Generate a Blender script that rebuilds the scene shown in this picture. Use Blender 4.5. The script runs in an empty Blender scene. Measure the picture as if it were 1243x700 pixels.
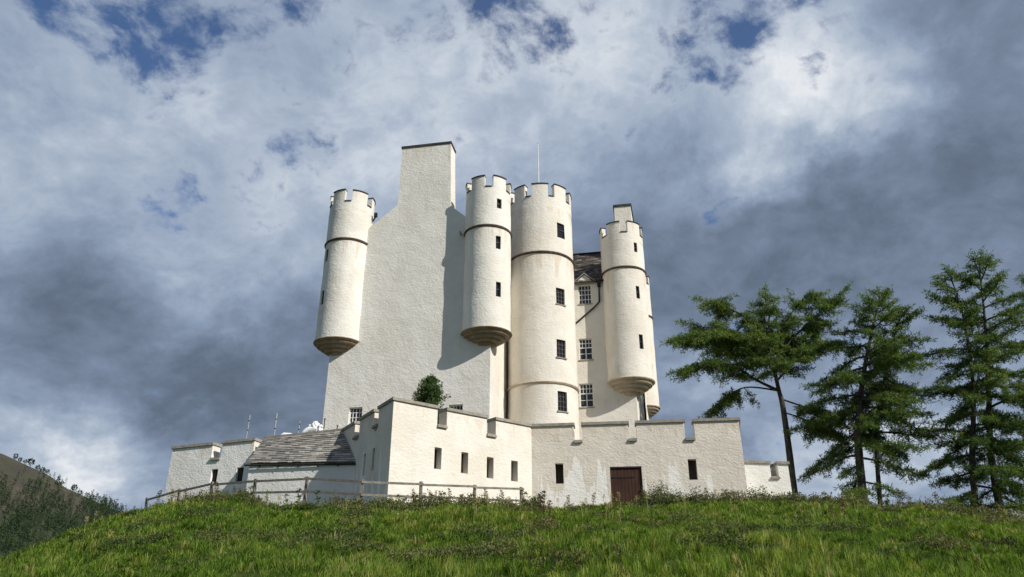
import bpy, bmesh, math, random
import numpy as np
from mathutils import Vector, Matrix
R = math.radians
random.seed(7); rng = np.random.default_rng(11)
scene = bpy.context.scene
COL = scene.collection

# ------------------------------------------------------------------ camera
F, PITCH, W0, H0 = 898.0, R(23.7), 1243.0, 700.0      # focal length and picture size of the photograph, tilt
cp, sp = math.cos(PITCH), math.sin(PITCH)
cam_d = bpy.data.cameras.new('camera'); cam = bpy.data.objects.new('camera', cam_d); COL.objects.link(cam)
cam_d.sensor_width = 36; cam_d.lens = 36 * F / W0; cam_d.clip_start = .1; cam_d.clip_end = 6000
cam.location = (0, 0, 0); cam.rotation_euler = (R(90) + PITCH, 0, 0)
scene.camera = cam

# ------------------------------------------------------------------ sun and sky
SUN_EL, SUN_AZ = R(37), math.atan2(.804, -.594)        # azimuth from +Y towards +X
sd = Vector((math.sin(SUN_AZ) * math.cos(SUN_EL), math.cos(SUN_AZ) * math.cos(SUN_EL), math.sin(SUN_EL)))
sun_d = bpy.data.lights.new('sun', 'SUN'); sun_d.energy = 4.4; sun_d.angle = R(.5); sun_d.color = (1, .955, .87)
sun = bpy.data.objects.new('sun', sun_d); COL.objects.link(sun)
sun.rotation_euler = (-sd).to_track_quat('-Z', 'Y').to_euler(); sun.location = sd * 80
vs = scene.view_settings
vs.view_transform = 'Standard'; vs.look = 'None'; vs.exposure = .25; vs.gamma = 1; vs.use_curve_mapping = False

def pix_dir(u, v):
    yc = H0 / 2 - v
    return Vector((u - W0 / 2, F * cp - yc * sp, F * sp + yc * cp)).normalized()

class NT:                                              # short node-graph writer
    def __init__(s, tree): s.t = tree; s.n = tree.nodes; s.l = tree.links
    def set(s, sock, v):
        if hasattr(v, 'is_linked') or isinstance(v, bpy.types.NodeSocket): s.l.new(v, sock)
        else: sock.default_value = v
    def math(s, op, a, b=None, c=None, clamp=False):
        n = s.n.new('ShaderNodeMath'); n.operation = op; n.use_clamp = clamp
        for i, v in enumerate((a, b, c)):
            if v is not None: s.set(n.inputs[i], v)
        return n.outputs[0]
    def vec(s, op, a, b=None, scale=None):
        n = s.n.new('ShaderNodeVectorMath'); n.operation = op
        s.set(n.inputs[0], a)
        if b is not None: s.set(n.inputs[1], b)
        if scale is not None: s.set(n.inputs['Scale'], scale)
        return n.outputs['Value'] if op in ('DOT_PRODUCT', 'LENGTH', 'DISTANCE') else n.outputs['Vector']
    def noise(s, vec, scale, detail=4, rough=.5, dist=0, out='Fac'):
        n = s.n.new('ShaderNodeTexNoise'); s.set(n.inputs['Vector'], vec)
        n.inputs['Scale'].default_value = scale; n.inputs['Detail'].default_value = detail
        n.inputs['Roughness'].default_value = rough; n.inputs['Distortion'].default_value = dist
        return n.outputs[out]
    def ramp(s, fac, stops, interp='LINEAR'):
        n = s.n.new('ShaderNodeValToRGB'); s.set(n.inputs[0], fac); e = n.color_ramp.elements
        n.color_ramp.interpolation = interp
        while len(e) < len(stops): e.new(.5)
        for el, (p, c) in zip(e, stops):
            el.position = p; el.color = (*c, 1) if len(c) == 3 else c
        return n.outputs[0]
    def mix(s, fac, a, b, mode='MIX'):
        n = s.n.new('ShaderNodeMix'); n.data_type = 'RGBA'; n.blend_type = mode
        s.set(n.inputs[0], fac)
        for sock, v in ((n.inputs[6], a), (n.inputs[7], b)):
            s.set(sock, (*v, 1) if isinstance(v, tuple) and len(v) == 3 else v)
        return n.outputs[2]
    def maprange(s, v, a, b, c=0, d=1, smooth=True):
        n = s.n.new('ShaderNodeMapRange'); n.interpolation_type = 'SMOOTHSTEP' if smooth else 'LINEAR'
        s.set(n.inputs[0], v)
        for i, x in enumerate((a, b, c, d)): n.inputs[i + 1].default_value = x
        return n.outputs[0]

world = bpy.data.worlds.new('World'); scene.world = world; world.use_nodes = True
def build_world():
    g = NT(world.node_tree); g.n.clear()
    sky = g.n.new('ShaderNodeTexSky'); sky.sky_type = 'NISHITA'; sky.sun_disc = False
    sky.sun_elevation = SUN_EL; sky.sun_rotation = SUN_AZ
    sky.air_density = 1.0; sky.dust_density = .6; sky.ozone_density = 2.5
    tc = g.n.new('ShaderNodeTexCoord'); d = tc.outputs['Generated']
    # the direction, pushed about by three sizes of noise so that cloud edges billow
    a1 = g.vec('SUBTRACT', g.noise(d, 3.4, 3, .5, 0, 'Color'), (.5, .5, .5))
    a2 = g.vec('SUBTRACT', g.noise(d, 10, 6, .62, 0, 'Color'), (.5, .5, .5))
    dn = g.vec('NORMALIZE', g.vec('ADD', d, g.vec('ADD', g.vec('SCALE', a1, scale=.20), g.vec('SCALE', a2, scale=.16))))
    # flattened coordinates of a cloud deck
    sx = g.n.new('ShaderNodeSeparateXYZ'); g.l.new(d, sx.inputs[0])
    inv = g.math('DIVIDE', 1.0, g.math('ADD', g.math('MAXIMUM', sx.outputs[2], 0.0), .55))
    deck = g.vec('ADD', g.vec('SCALE', d, scale=inv), g.vec('SCALE', a1, scale=.16))
    n_big = g.noise(deck, 4.0, 8, .55)
    n_cell = g.noise(deck, 11.0, 9, .60)
    n_fine = g.noise(g.vec('ADD', deck, g.vec('SCALE', a2, scale=.06)), 26.0, 6, .60)
    def field(blobs, base):
        acc = base
        for (u, v, s, w) in blobs:
            dt = g.vec('DOT_PRODUCT', dn, tuple(pix_dir(u, v)))
            s2 = (s / 900.0) ** 2
            e = g.math('EXPONENT', g.math('MULTIPLY_ADD', dt, 1 / s2, -1 / s2))
            acc = g.math('MULTIPLY_ADD', e, w, acc)
        return acc
    def add(acc, n, k): return g.math('MULTIPLY_ADD', g.math('SUBTRACT', n, .5), k, acc)
    light = [(180,120,130,.13),(430,190,120,.19),(60,190,80,.12),(330,330,60,.12),(240,330,55,.24),(180,260,50,.10),(500,60,90,.08),
             (90,300,80,-.11),(40,360,70,-.06),(330,450,110,-.20),(120,430,80,-.10),(100,468,40,.07),(60,518,40,-.18),(230,520,70,-.20),
             (90,572,55,.34),(20,560,50,.26),(190,582,45,.20),(640,100,110,.18),(700,40,70,.14),(800,120,80,.20),(960,60,70,.22),(985,130,55,.32),(1090,130,45,.32),
             (900,170,50,.10),(1190,50,90,-.16),(1080,40,60,-.04),(1200,240,110,-.17),(1010,225,70,-.24),(1130,330,90,-.06),(830,310,90,-.20),(940,280,60,-.12),
             (740,200,60,-.06),(1000,330,50,.02),(1040,420,70,.03),(860,470,45,.16),(820,440,30,.10),(900,550,80,-.04),(820,560,60,-.10),
             (1100,570,60,.18),(1000,600,60,.14),(1220,560,60,.14),(700,330,100,-.08),(500,520,160,-.08),(620,420,120,-.05)]
    V = add(add(add(field(light, .535), n_big, .62), n_cell, .54), n_fine, .30)
    cloud = g.ramp(V, [(.0, (.078, .102, .142)), (.20, (.112, .146, .204)), (.40, (.165, .212, .295)),
                       (.58, (.235, .296, .398)), (.76, (.350, .412, .505)), (.92, (.53, .575, .635)), (1.0, (.66, .685, .72))])
    gaps = [(190,-14,60,.38),(80,-10,55,.32),(330,-8,60,.40),(590,-5,60,.45),(450,10,60,.20),(300,80,50,.12),(205,226,36,.25),(160,214,30,.17),(245,238,32,.22),(375,150,30,.26),(360,175,30,.16),
            (870,75,45,.34),(850,110,40,.28),(900,-5,60,.40),(640,15,50,.26),(720,110,40,.14),(380,300,40,.12),(300,300,40,.12),(740,0,60,.22),(20,20,60,.24)]
    B = add(add(field(gaps, -.20), n_cell, 2.3), n_fine, .9)
    mask = g.maprange(B, .10, .62, 0, .95)
    bg1 = g.n.new('ShaderNodeBackground'); bg1.inputs[1].default_value = .075
    g.l.new(g.mix(1.0, sky.outputs[0], (.62, .86, 1.15), 'MULTIPLY'), bg1.inputs[0])
    bg2 = g.n.new('ShaderNodeBackground'); g.l.new(cloud, bg2.inputs[0]); bg2.inputs[1].default_value = 1.0
    mx = g.n.new('ShaderNodeMixShader'); g.l.new(mask, mx.inputs[0])
    g.l.new(bg2.outputs[0], mx.inputs[1]); g.l.new(bg1.outputs[0], mx.inputs[2])
    out = g.n.new('ShaderNodeOutputWorld'); g.l.new(mx.outputs[0], out.inputs[0])
build_world()

# ------------------------------------------------------------------ materials
def material(name, rough=.85, metallic=0):
    m = bpy.data.materials.new(name); m.use_nodes = True
    g = NT(m.node_tree); b = g.n['Principled BSDF']
    b.inputs['Roughness'].default_value = rough; b.inputs['Metallic'].default_value = metallic
    b.inputs['Specular IOR Level'].default_value = .25
    return m, g, b
def bump(g, b, height, strength, dist):
    n = g.n.new('ShaderNodeBump'); n.inputs['Strength'].default_value = strength; n.inputs['Distance'].default_value = dist
    g.l.new(height, n.inputs['Height']); g.l.new(n.outputs[0], b.inputs['Normal'])
def pos(g): return g.n.new('ShaderNodeNewGeometry').outputs['Position']

def harl(name, base, tint, patch=None, strength=1.0, stains=True):
    """lime harling: coarse cast pebbles, soft weather stains, optionally whiter limewash patches rising from the foot"""
    m, g, b = material(name, .92)
    P = pos(g)
    Ps = g.vec('MULTIPLY', P, (1, 1, 1.15))
    big = g.noise(P, .55, 5, .6, .4); mid = g.noise(P, 2.2, 5, .62)
    streak = g.noise(g.vec('MULTIPLY', P, (1.6, 1.6, .16)), 1.0, 4, .6)
    c = g.mix(g.maprange(big, .36, .68), base, tint)
    c = g.mix(g.maprange(streak, .52, .78, 0, .40), c, tuple(x * .80 for x in tint))
    c = g.mix(g.maprange(mid, .30, .70, .22, 0), c, tuple(x * .72 for x in base))
    sz = g.n.new('ShaderNodeSeparateXYZ'); g.l.new(P, sz.inputs[0])
    run = g.noise(g.vec('MULTIPLY', P, (2.6, 2.6, .10)), 1.0, 4, .6)
    for (ztop, reach, amt) in ((19.62, 1.6, .55), (22.9, 1.1, .45), (11.6, .7, .30), (8.0, .9, .40)) if stains else ((26.0, 1.8, .45), (8.0, .9, .3)):
        below = g.math('SUBTRACT', ztop, sz.outputs[2])
        lim = g.math('MULTIPLY', g.math('POWER', g.maprange(run, .40, .70), 1.4), reach)
        inside = g.math('MULTIPLY', g.maprange(g.math('SUBTRACT', lim, below), -.04, .22), g.maprange(below, -.02, .04))
        c = g.mix(g.math('MULTIPLY', inside, amt), c, (tint[0] * .86, tint[1] * .76, tint[2] * .66))
    if patch:
        sx = g.n.new('ShaderNodeSeparateXYZ'); g.l.new(P, sx.inputs[0])
        n1 = g.noise(g.vec('MULTIPLY', P, (1.9, 1.9, .12)), 1.0, 3, .55)
        n2 = g.noise(P, 3.0, 4, .6)
        hgt = g.math('MULTIPLY', g.math('POWER', g.maprange(n1, .42, .72), 1.3), 2.3)
        hgt = g.math('ADD', hgt, g.math('MULTIPLY', g.math('SUBTRACT', n2, .5), .35))
        z = g.math('SUBTRACT', sx.outputs[2], 4.35)
        c = g.mix(g.maprange(g.math('SUBTRACT', hgt, z), -.03, .05), c, patch)
    g.l.new(c, b.inputs['Base Color'])
    v = g.n.new('ShaderNodeTexVoronoi'); v.feature = 'SMOOTH_F1'; g.l.new(g.vec('ADD', Ps, g.vec('SCALE', g.noise(P, 3.0, 3, .5, 0, 'Color'), scale=.35)), v.inputs['Vector'])
    v.inputs['Scale'].default_value = 8.5; v.inputs['Smoothness'].default_value = .6
    fine = g.noise(P, 24, 3, .6)
    lump = g.noise(g.vec('MULTIPLY', P, (1, 1, 1.7)), 4.4, 5, .62, .8)
    hh = g.math('ADD', g.math('MULTIPLY', v.outputs['Distance'], -.40), g.math('ADD', g.math('MULTIPLY', fine, .45), g.math('MULTIPLY', lump, 1.0)))
    hh = g.math('ADD', hh, g.math('MULTIPLY', g.noise(P, 1.2, 3, .5), 1.7))
    bump(g, b, hh, .45 * strength, .05)
    return m
M = {}
M['harl'] = harl('white_harling', (.76, .735, .68), (.69, .65, .585))
M['harl_gable'] = harl('grey_white_harling', (.76, .735, .685), (.685, .65, .59), stains=False)
M['harl_cream'] = harl('cream_harling', (.75, .71, .645), (.68, .63, .55))
M['harl_wall'] = harl('patched_harling', (.73, .67, .59), (.66, .595, .51), (.80, .775, .73))
M['harl_fresh'] = harl('fresh_limewash', (.80, .785, .75), (.72, .70, .655))

def stone(name, c1, c2, scale=4, bs=.5):
    m, g, b = material(name, .9); P = pos(g)
    n = g.noise(P, scale, 6, .65); n2 = g.noise(P, scale * 5, 4, .6)
    c = g.mix(g.maprange(n, .35, .65), c1, c2)
    c = g.mix(g.maprange(n2, .45, .75, 0, .5), c, tuple(x * .5 for x in c1))
    g.l.new(c, b.inputs['Base Color'])
    bump(g, b, g.math('ADD', n, g.math('MULTIPLY', n2, .4)), bs, .04)
    return m
M['corbel'] = stone('brown_sandstone', (.25, .185, .125), (.34, .27, .20))
M['corbel_pale'] = stone('buff_sandstone', (.42, .345, .26), (.52, .44, .345))
M['string'] = stone('string_stone', (.075, .06, .048), (.13, .10, .08))
M['cope_dark'] = stone('dark_coping_slate', (.035, .034, .036), (.075, .07, .066))
M['cope'] = stone('grey_coping_stone', (.25, .225, .19), (.35, .32, .275))
M['iron'] = stone('black_iron', (.018, .018, .02), (.03, .028, .028))
M['lead'] = stone('grey_lead', (.20, .20, .205), (.32, .32, .33))

def slate_mat(name, cols):
    m, g, b = material(name, .8); P = pos(g)
    at = g.n.new('ShaderNodeAttribute'); at.attribute_name = 'tone'
    n = g.noise(P, 9, 5, .7)
    c = g.ramp(g.math('ADD', g.math('MULTIPLY', at.outputs['Fac'], .8), g.math('MULTIPLY', g.math('SUBTRACT', n, .4), .7)), cols)
    g.l.new(c, b.inputs['Base Color']); bump(g, b, n, .5, .03)
    return m
M['stone_slate'] = slate_mat('stone_slate', [(0, (.13, .125, .12)), (.45, (.24, .225, .205)), (.8, (.36, .335, .30)), (1, (.46, .43, .38))])
M['roof_slate'] = slate_mat('roof_slate', [(0, (.028, .024, .022)), (.4, (.065, .052, .045)), (.75, (.125, .10, .085)), (1, (.32, .28, .245))])

def plain(name, c, rough=.6, metallic=0, var=.25):
    m, g, b = material(name, rough, metallic); P = pos(g)
    n = g.noise(P, 6, 4, .6)
    g.l.new(g.mix(n, tuple(x * (1 - var) for x in c), tuple(min(1, x * (1 + var)) for x in c)), b.inputs['Base Color'])
    return m
M['white_paint'] = plain('white_window_paint', (.72, .72, .70), .5, 0, .08)
M['dark_paint'] = plain('dark_window_frame', (.07, .062, .055), .6)
M['slit_dark'] = plain('dark_timber_panel', (.045, .036, .030), .8)
M['glass'] = plain('dark_window_glass', (.012, .014, .017), .04, 0, .3)
M['glass'].node_tree.nodes['Principled BSDF'].inputs['Specular IOR Level'].default_value = .6
M['pole'] = plain('galvanised_pole', (.33, .34, .35), .5, .5)
M['flagpole'] = plain('white_flagpole', (.75, .75, .74), .4)
M['carved'] = plain('white_painted_carving', (.80, .80, .80), .6, 0, .06)

def wood_mat(name, c1, c2, plank=None):
    m, g, b = material(name, .75); P = pos(g)
    n = g.noise(g.vec('MULTIPLY', P, (14, 14, 1.2)), 1.0, 5, .65)
    n2 = g.noise(P, 2.0, 3)
    c = g.mix(g.maprange(n, .3, .7), c1, c2)
    c = g.mix(g.maprange(n2, .5, .75, 0, .5), c, tuple(x * .55 for x in c1))
    g.l.new(c, b.inputs['Base Color']); bump(g, b, n, .4, .01)
    return m
M['door'] = wood_mat('red_brown_door_boards', (.040, .019, .013), (.075, .032, .020))
M['fence'] = wood_mat('weathered_grey_timber', (.125, .112, .092), (.235, .218, .188))
def bark_mat(name, c1, c2):
    m, g, b = material(name, .95); P = pos(g)
    n = g.noise(g.vec('MULTIPLY', P, (9, 9, 2.2)), 1.0, 6, .7)
    g.l.new(g.mix(g.maprange(n, .35, .65), c1, c2), b.inputs['Base Color']); bump(g, b, n, 1.0, .06)
    return m
M['bark'] = bark_mat('larch_bark', (.030, .026, .022), (.095, .083, .070))

def leaf_mat(name, stops, trans=.35, rough=.6):
    m = bpy.data.materials.new(name); m.use_nodes = True; g = NT(m.node_tree)
    b = g.n['Principled BSDF']; b.inputs['Roughness'].default_value = rough; b.inputs['Specular IOR Level'].default_value = .2
    at = g.n.new('ShaderNodeAttribute'); at.attribute_name = 'tone'
    c = g.ramp(at.outputs['Fac'], stops)
    g.l.new(c, b.inputs['Base Color'])
    t = g.n.new('ShaderNodeBsdfTranslucent'); g.l.new(g.mix(1.0, c, (1.25, 1.2, .6), 'MULTIPLY'), t.inputs[0])
    mx = g.n.new('ShaderNodeMixShader'); mx.inputs[0].default_value = trans
    g.l.new(b.outputs[0], mx.inputs[1]); g.l.new(t.outputs[0], mx.inputs[2])
    g.l.new(mx.outputs[0], g.n['Material Output'].inputs[0])
    return m
M['larch'] = leaf_mat('larch_needles', [(0, (.040, .076, .022)), (.5, (.098, .158, .042)), (1, (.195, .250, .066))], .42)
M['shrub'] = leaf_mat('shrub_leaves', [(0, (.040, .078, .030)), (1, (.115, .175, .058))], .35)
M['grass'] = leaf_mat('meadow_grass', [(0, (.055, .105, .016)), (.35, (.115, .205, .024)), (.62, (.190, .275, .040)), (.84, (.290, .310, .080)), (1, (.46, .39, .20))], .40)
M['weed'] = leaf_mat('rank_weeds', [(0, (.036, .062, .018)), (.5, (.095, .130, .036)), (.8, (.170, .175, .062)), (1, (.13, .075, .05))], .28)
M['forest'] = leaf_mat('far_conifers', [(0, (.020, .042, .022)), (1, (.060, .095, .038))], .15, .9)

# ------------------------------------------------------------------ object helpers
ORG = {}
def tag(o, label=None, cat=None, group=None, kind=None):
    if label: o['label'] = label
    if cat: o['category'] = cat
    if group: o['group'] = group
    if kind: o['kind'] = kind
    return o
def thing(name, loc, label, cat, group=None):
    o = bpy.data.objects.new(name, None); COL.objects.link(o); o.location = loc; o.empty_display_size = .3
    ORG[o.name] = Vector(loc); return tag(o, label, cat, group)
class MB:
    def __init__(s): s.v = []; s.f = []; s.tone = []
    def add(s, vs, fs, tone=None):
        o = len(s.v); s.v += [tuple(x) for x in vs]; s.f += [tuple(i + o for i in f) for f in fs]
        s.tone += [.5 if tone is None else tone] * len(vs)
    def hexa(s, p, tone=None):      # 8 corners: bottom loop then top loop
        s.add(p, [(3, 2, 1, 0), (4, 5, 6, 7), (0, 1, 5, 4), (1, 2, 6, 5), (2, 3, 7, 6), (3, 0, 4, 7)], tone)
    def box(s, c, x, y, z, tone=None):   # centre and three half axes
        c, x, y, z = map(Vector, (c, x, y, z))
        s.hexa([c - x - y - z, c + x - y - z, c + x + y - z, c - x + y - z, c - x - y + z, c + x - y + z, c + x + y + z, c - x + y + z], tone)
    def prism(s, poly, off):             # polygon of Vectors pushed along a vector (or a list of end points)
        n = len(poly); a = [Vector(q) for q in poly]
        b = [q + Vector(off) for q in a] if not isinstance(off, list) else off
        s.add(a + b, [tuple(range(n - 1, -1, -1)), tuple(range(n, 2 * n))] + [(i, (i + 1) % n, n + (i + 1) % n, n + i) for i in range(n)])
    def lathe(s, c, prof, seg=64, wb=0.0):   # prof: (r,z) from bottom to top, closed with caps
        vs, fs = [], []; n = len(prof)
        for k in range(seg):
            t = 2 * math.pi * k / seg
            for r, z in prof:
                if wb: r = r + wb * (math.sin(3 * t + z * 1.1) + math.sin(5 * t - z * 2.3 + c[0]) + math.sin(2 * t + z * 3.7 + 1.3))
                vs.append((c[0] + r * math.cos(t), c[1] + r * math.sin(t), z))
        for k in range(seg):
            k2 = (k + 1) % seg
            for i in range(n - 1): fs.append((k * n + i, k2 * n + i, k2 * n + i + 1, k * n + i + 1))
        fs.append(tuple(k * n for k in range(seg - 1, -1, -1))); fs.append(tuple(k * n + n - 1 for k in range(seg)))
        s.add(vs, fs)
    def ringseg(s, c, t0, t1, ri, ro, z0, z1, n=6):        # a curved block
        n = max(1, n)
        for i in range(1):
            vs, fs = [], []
            for k in range(n + 1):
                t = t0 + (t1 - t0) * k / n; cx, sy = math.cos(t), math.sin(t)
                vs += [(c[0] + ri * cx, c[1] + ri * sy, z0), (c[0] + ro * cx, c[1] + ro * sy, z0), (c[0] + ro * cx, c[1] + ro * sy, z1), (c[0] + ri * cx, c[1] + ri * sy, z1)]
            for k in range(n):
                a, b = 4 * k, 4 * k + 4
                for j in range(4): fs.append((a + j, b + j, b + (j + 1) % 4, a + (j + 1) % 4))
            fs += [(0, 1, 2, 3), (4 * n + 3, 4 * n + 2, 4 * n + 1, 4 * n)]
            s.add(vs, fs)
    def tube(s, pts, rad, n=8, tone=None):
        pts = [Vector(p) for p in pts]; m = len(pts)
        if not hasattr(rad, '__len__'): rad = [rad] * m
        vs, fs = [], []; ref = Vector((.31, .52, .8)).normalized()
        for i, p in enumerate(pts):
            d = (pts[min(i + 1, m - 1)] - pts[max(i - 1, 0)]).normalized()
            x = d.cross(ref)
            if x.length < .1: x = d.cross(Vector((1, 0, 0)))
            x.normalize(); y = d.cross(x)
            for k in range(n):
                t = 2 * math.pi * k / n; vs.append(p + (x * math.cos(t) + y * math.sin(t)) * rad[i])
        for i in range(m - 1):
            for k in range(n):
                k2 = (k + 1) % n; fs.append((i * n + k, i * n + k2, (i + 1) * n + k2, (i + 1) * n + k))
        fs += [tuple(range(n - 1, -1, -1)), tuple((m - 1) * n + k for k in range(n))]
        s.add(vs, fs, tone)
    def build(s, name, mat, parent=None, smooth=False, cut=None, fix=True):
        org = Vector((0, 0, 0)); q = parent
        if q is not None:
            while q.parent: q = q.parent
            org = ORG[q.name]
        me = bpy.data.meshes.new(name)
        me.from_pydata([tuple(Vector(v) - org) for v in s.v], [], s.f)
        if fix:
            bm = bmesh.new(); bm.from_mesh(me); bmesh.ops.recalc_face_normals(bm, faces=bm.faces); bm.to_mesh(me); bm.free()
        at = me.attributes.new('tone', 'FLOAT', 'POINT'); at.data.foreach_set('value', s.tone)
        ob = bpy.data.objects.new(name, me); COL.objects.link(ob); me.materials.append(mat)
        if cut and cut.v:
            cm = bpy.data.meshes.new('cutter'); cm.from_pydata([tuple(Vector(v) - org) for v in cut.v], [], cut.f)
            bm = bmesh.new(); bm.from_mesh(cm); bmesh.ops.recalc_face_normals(bm, faces=bm.faces); bm.to_mesh(cm); bm.free()
            co = bpy.data.objects.new('cutter', cm); COL.objects.link(co)
            md = ob.modifiers.new('cut', 'BOOLEAN'); md.operation = 'DIFFERENCE'; md.solver = 'EXACT'; md.object = co; md.use_self = False
            dg = bpy.context.evaluated_depsgraph_get()
            nm = bpy.data.meshes.new_from_object(ob.evaluated_get(dg)); ob.modifiers.clear(); ob.data = nm; nm.name = name
            bpy.data.objects.remove(co); bpy.data.meshes.remove(cm)
            if not nm.materials: nm.materials.append(mat)
        if parent is not None: ob.parent = parent
        if smooth:
            me = ob.data
            me.polygons.foreach_set('use_smooth', [True] * len(me.polygons))
            me.set_sharp_from_angle(angle=R(32))
        return ob

def np_mesh(name, verts, quads, tris, tone, mat, parent=None):
    """big foliage meshes straight from arrays"""
    me = bpy.data.meshes.new(name)
    org = np.zeros(3)
    if parent is not None: org = np.array(ORG[parent.name])
    verts = np.asarray(verts, np.float32) - org.astype(np.float32)
    nq = 0 if quads is None else len(quads); nt = 0 if tris is None else len(tris)
    me.vertices.add(len(verts)); me.vertices.foreach_set('co', verts.ravel())
    loops = np.concatenate([np.asarray(quads, np.int32).ravel() if nq else np.zeros(0, np.int32), np.asarray(tris, np.int32).ravel() if nt else np.zeros(0, np.int32)])
    me.loops.add(len(loops)); me.loops.foreach_set('vertex_index', loops)
    me.polygons.add(nq + nt)
    st = np.concatenate([np.arange(nq) * 4, nq * 4 + np.arange(nt) * 3]).astype(np.int32)
    me.polygons.foreach_set('loop_start', st)
    me.update(calc_edges=True); me.validate()
    at = me.attributes.new('tone', 'FLOAT', 'POINT'); at.data.foreach_set('value', np.asarray(tone, np.float32))
    ob = bpy.data.objects.new(name, me); COL.objects.link(ob); me.materials.append(mat)
    if parent is not None: ob.parent = parent
    return ob

def ray(u, v):
    yc = H0 / 2 - v; Y = F * cp - yc * sp
    return (u - W0 / 2) / Y, (F * sp + yc * cp) / Y
def at_depth(u, v, Y):
    t, s = ray(u, v); return Vector((t * Y, Y, s * Y))

# ------------------------------------------------------------------ ground
YS = np.array([-40, -5, 0, 5, 10, 15, 20, 25, 29, 32, 34, 36, 40, 400.])
ZS = np.array([-1.9, -1.75, -1.6, -.75, .33, 1.30, 2.20, 3.02, 3.52, 3.72, 3.82, 3.95, 4.1, 4.1])
def softp(x, k): return k * np.logaddexp(0, x / k)
_w = np.random.default_rng(3)
_WAVES = [(_w.normal(size=2), _w.uniform(0, 6.28)) for _ in range(14)]
def wob(x, y, wl):
    r = 0 * x
    for d, ph in _WAVES: r = r + np.sin((d[0] * x + d[1] * y) * 2 * math.pi / wl / 1.2 + ph)
    return r / math.sqrt(14)
def ground_z(x, y):
    x = np.asarray(x, float); y = np.asarray(y, float)
    z = 0 * y
    for k in (-2, -1, 0, 1, 2): z = z + np.interp(y + k * .8, YS, ZS)
    z = z / 5
    up = np.clip((y - 16) / 12, 0, 1)
    z = z +   .24 * np.exp(-((x - 11.0) / 4.0) ** 2) * up + .20 * np.exp(-((x + 10.5) / 3.5) ** 2) * up
    z = z - .105 * softp(x - 11.5, 1.5) - .36 * softp(-x - (1.5 + .41 * np.clip(y, 0, 45)), .8) * np.clip(y / 10, 0, 1)
    z = z - .30 * softp(y - 58, 3.0)
    near = np.exp(-(np.maximum(np.hypot(x, y - 20) - 30, 0) / 25) ** 2)
    z = z + near * np.clip((np.hypot(x, y) - 3) / 5, 0, 1) * (.055 * wob(x, y, 3.1) + .07 * wob(x + 40, y, 7.5))
    far = np.clip((np.hypot(x, y) - 120) / 600, 0, 1)
    return np.maximum(z, -6.0 - 10 * far)
def GZ(x, y): return float(ground_z(x, y))

def build_ground():
    def spaced(c, n, k, L): t = np.linspace(-1, 1, n); return c + np.sinh(t * k) / math.sinh(k) * L
    xs = spaced(0, 320, 5.2, 3000); ys = spaced(22, 320, 5.2, 3000)
    X, Y = np.meshgrid(xs, ys); Z = ground_z(X, Y)
    n = len(xs); idx = np.arange(n * len(ys)).reshape(len(ys), n)
    q = np.stack([idx[:-1, :-1], idx[:-1, 1:], idx[1:, 1:], idx[1:, :-1]], -1).reshape(-1, 4)
    m, g, b = material('grassy_soil', 1.0); b.inputs['Specular IOR Level'].default_value = 0; P = pos(g)
    n1 = g.noise(P, .8, 5, .6); n2 = g.noise(P, 7, 5, .7)
    c = g.mix(g.maprange(n1, .35, .65), (.040, .062, .014), (.066, .086, .022))
    c = g.mix(g.maprange(n2, .5, .75, 0, .7), c, (.11, .095, .045))
    g.l.new(c, b.inputs['Base Color']); bump(g, b, n2, .8, .15)
    o = np_mesh('ground', np.stack([X.ravel(), Y.ravel(), Z.ravel()], -1), q, None, np.full(X.size, .5), m)
    o.data.polygons.foreach_set('use_smooth', [True] * len(o.data.polygons)); tag(o, kind='structure')
build_ground()

# ------------------------------------------------------------------ castle
O2 = Vector((-1.147, 37.0)); ANG = R(10.5)
E1 = Vector((math.cos(ANG), -math.sin(ANG))); E2 = Vector((math.sin(ANG), math.cos(ANG)))
def cw(a, b, z): p = O2 + E1 * a + E2 * b; return Vector((p.x, p.y, z))
def c2(a, b): return O2 + E1 * a + E2 * b
N_FRONT = -E2
def v3(v, z=0): return Vector((v.x, v.y, z))
UP = Vector((0, 0, 1))

castle = thing('castle', cw(0, 7, 4.1), 'tall white harled L-plan castle with round turrets, stair tower and battlements on the mound', 'castle')

def on_plane(u, v, p, n):
    t, s = ray(u, v); Y = (n.x * p.x + n.y * p.y) / (n.x * t + n.y); return Vector((t * Y, Y, s * Y))
def on_drum(u, v, c, r):
    t, s = ray(u, v); A = t * t + 1; B = -2 * (t * c.x + c.y); Cc = c.x ** 2 + c.y ** 2 - r * r
    D = max(0, B * B - 4 * A * Cc); Y = (-B - math.sqrt(D)) / (2 * A); p = Vector((t * Y, Y, s * Y))
    n = Vector((p.x - c.x, p.y - c.y, 0)).normalized(); return p, n

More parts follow.
